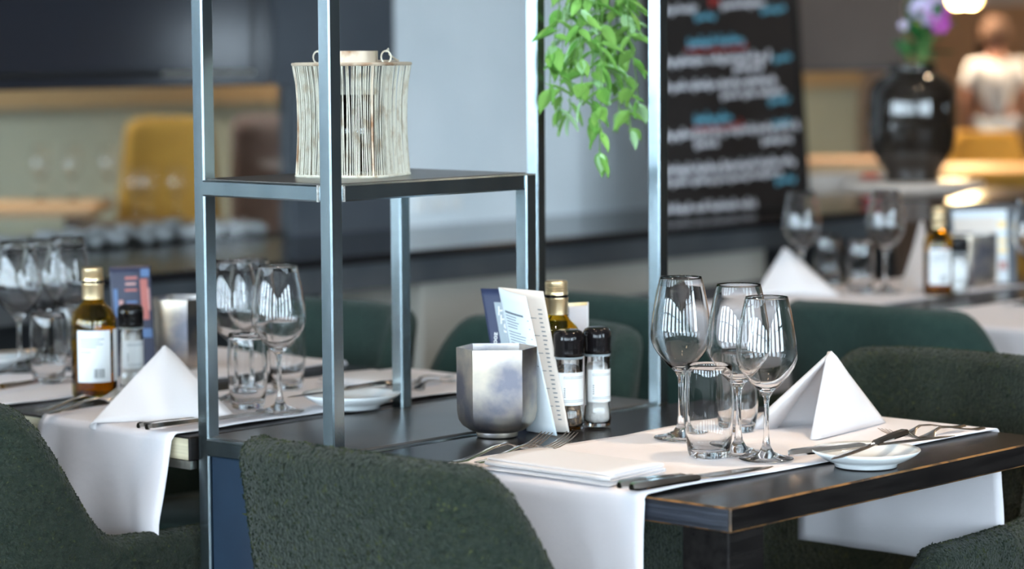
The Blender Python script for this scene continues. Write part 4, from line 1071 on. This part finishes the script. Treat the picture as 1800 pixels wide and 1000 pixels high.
bd = skin('body', V, Ed, Ra, 'skin', pe)
SV = [(0, 0, .90), (0, 0, 1.12), (.01, 0, 1.30), (.02, 0, 1.405), (0, .19, 1.36), (-.015, .235, 1.16), (0, -.19, 1.36), (-.015, -.235, 1.16)]
skin('shirt', [(a*k, b_*k, c_*k) for a, b_, c_ in SV], [(0, 1), (1, 2), (2, 3), (2, 4), (4, 5), (2, 6), (6, 7)], [(.178*k, .135*k), (.175*k, .132*k), (.19*k, .135*k), .09*k, .078*k, .074*k, .078*k, .074*k], 'shirt', pe)
JV = [(0, 0, .90), (0, .09, .84), (0, .10, .50), (-.02, .11, .10), (0, -.09, .84), (0, -.10, .50), (-.02, -.11, .10)]
skin('jeans', [(a*k, b_*k, c_*k) for a, b_, c_ in JV], [(0, 1), (1, 2), (2, 3), (0, 4), (4, 5), (5, 6)], [(.17*k, .125*k), .105*k, .08*k, .065*k, .105*k, .08*k, .065*k], 'jeans', pe)
hr = MB().lathe([(0, .105)]+[(.105*math.cos(a), .105*math.sin(a)) for a in [PI/2-(PI*.62)*q/9 for q in range(1, 10)]], 24).xf(Matrix.Diagonal((1.05, .88, 1.15, 1))).build('hair', 'hair', pe, 'all', (.045*k, 0, 1.625*k)); solid(hr, .01, 1.)

# ------------------------------------------------------------------ far room behind the fireplace
struct('wall_partition', MB().box((4.2, 9.4, 0), (13.5, 9.6, H)), 'wall_sage')
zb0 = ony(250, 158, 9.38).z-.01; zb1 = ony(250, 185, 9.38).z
struct('glow_strip', MB().box((4.2, 9.36, zb1), (13.5, 9.4, zb0+.06)), 'painted_glow')  # warm glow along the wall, put into the strip's colour
def back_chair(px_c, py_top, dep, wd0, wd1, m, label):
    p = ond(px_c, py_top, dep); s = dep/F; t = empty('high_back_chair', (p.x, p.y, 0), math.atan2(RIGHT.y, RIGHT.x)); tag(t, label, 'chair', 'coloured chairs in the far room')
    w0, w1 = wd0*s/2, wd1*s/2; zt2 = p.z
    rows = []
    for i in range(11):
        u = -1+2*i/10; row = []
        for j in range(9):
            v = j/8; z = .45+(zt2-.45)*v-(.03*abs(u)**6 if v > .9 else 0); w_ = w1+(w0-w1)*v
            row.append((u*w_, .035*(1-abs(u)**2)+.03*v, z))
        rows.append(row)
    o = MB().grid(rows).build('backrest', m, t, 'all'); solid(o, .05, 0)
    MB().cbox((-w1, -.36, .38), (w1, .10, .47), .03).build('seat', m, t)
    for sx in (-1, 1):
        for sy in (-.30, .05): MB().tube([(sx*w1*.8, sy, .39), (sx*w1*.85, sy, 0)], .014, 8).build('leg', 'chair_leg', t)
    return t
back_chair(292, 205, 9.5, 140, 205, 'chair_ochre', 'tall ochre yellow chair seen through the fireplace glass')
back_chair(464, 200, 9.9, 110, 125, 'chair_brown', 'tall brown chair seen through the fireplace beside the lantern')
tb = onz(90, 360, .74)
far_table(Vector((tb.x-.1, tb.y+.25, 0)), ang-PI/2, .42, .22, 'warm wooden table seen through the fireplace at the left', z=.74)
for i, (px, dx) in enumerate(((72, 0), (128, 0), (192, 0))):
    p = onz(px, 352, .7415); put(me_wine, 'wine_glass', p, ('distant wine glass on the table beyond the fireplace, leftmost of three', 'distant wine glass on the table beyond the fireplace, middle of three', 'distant wine glass beyond the fireplace, beside the ochre chair')[i], 'wine glass', 'wine glasses on the tables', .9)
tb = onz(285, 392, .72)
far_table(Vector((tb.x, tb.y, 0)), ang-PI/2, .26, .16, 'low dark table in front of the ochre chair beyond the fireplace', 'wood_dark', z=.72)
for i, px in enumerate((240, 262, 312)):
    p = onz(px, 383, .7215); put(me_wine, 'wine_glass', p, ('distant glass before the ochre chair, leftmost of three', 'distant glass before the ochre chair, middle of three', 'distant glass before the ochre chair, nearest the rack post')[i], 'wine glass', 'wine glasses on the tables', .8)
# behind the second opening: pale sideboard with a red box
p0 = ond(1405, 300, 9.2); p1 = ond(1530, 300, 9.2)
sb_ = empty('sideboard', ((p0.x+p1.x)/2, (p0.y+p1.y)/2, 0), math.atan2(RIGHT.y, RIGHT.x)); tag(sb_, 'pale wooden sideboard beyond the chalkboard', 'sideboard')
MB().cbox((-.35, 0, .06), (.35, .4, .84), .004).build('body', 'stone_top', sb_); MB().cbox((-.37, -.02, .84), (.37, .42, .88), .004).build('top', 'wood_warm', sb_)
for s in (-1, 1): d_ = MB().cbox((s*.175-.165, -.018, .10), (s*.175+.165, 0, .80), .003).build('door', 'stone_top', sb_); MB().tube([(s*.03, -.03, .5), (s*.03, -.03, .6)], .006, 6).build('handle', 'brass', d_)
pr = ond(1530, 350, 8.2); t = empty('wine_cooler', (pr.x, pr.y, 0)); tag(t, 'small red bucket on a slim black stand beside the vase table', 'bucket')
MB().lathe([(0, pr.z), (.022, pr.z), (.028, pr.z+.075), (.026, pr.z+.075), (.02, pr.z+.004), (0, pr.z+.004)], 20).build('bucket', 'red_thing', t, True)
MB().lathe([(0, 0), (.12, 0), (.12, .02), (.015, .03), (.015, pr.z-.012), (.05, pr.z-.010), (.05, pr.z), (0, pr.z)], 20).build('stand', 'frame_black', t, True)
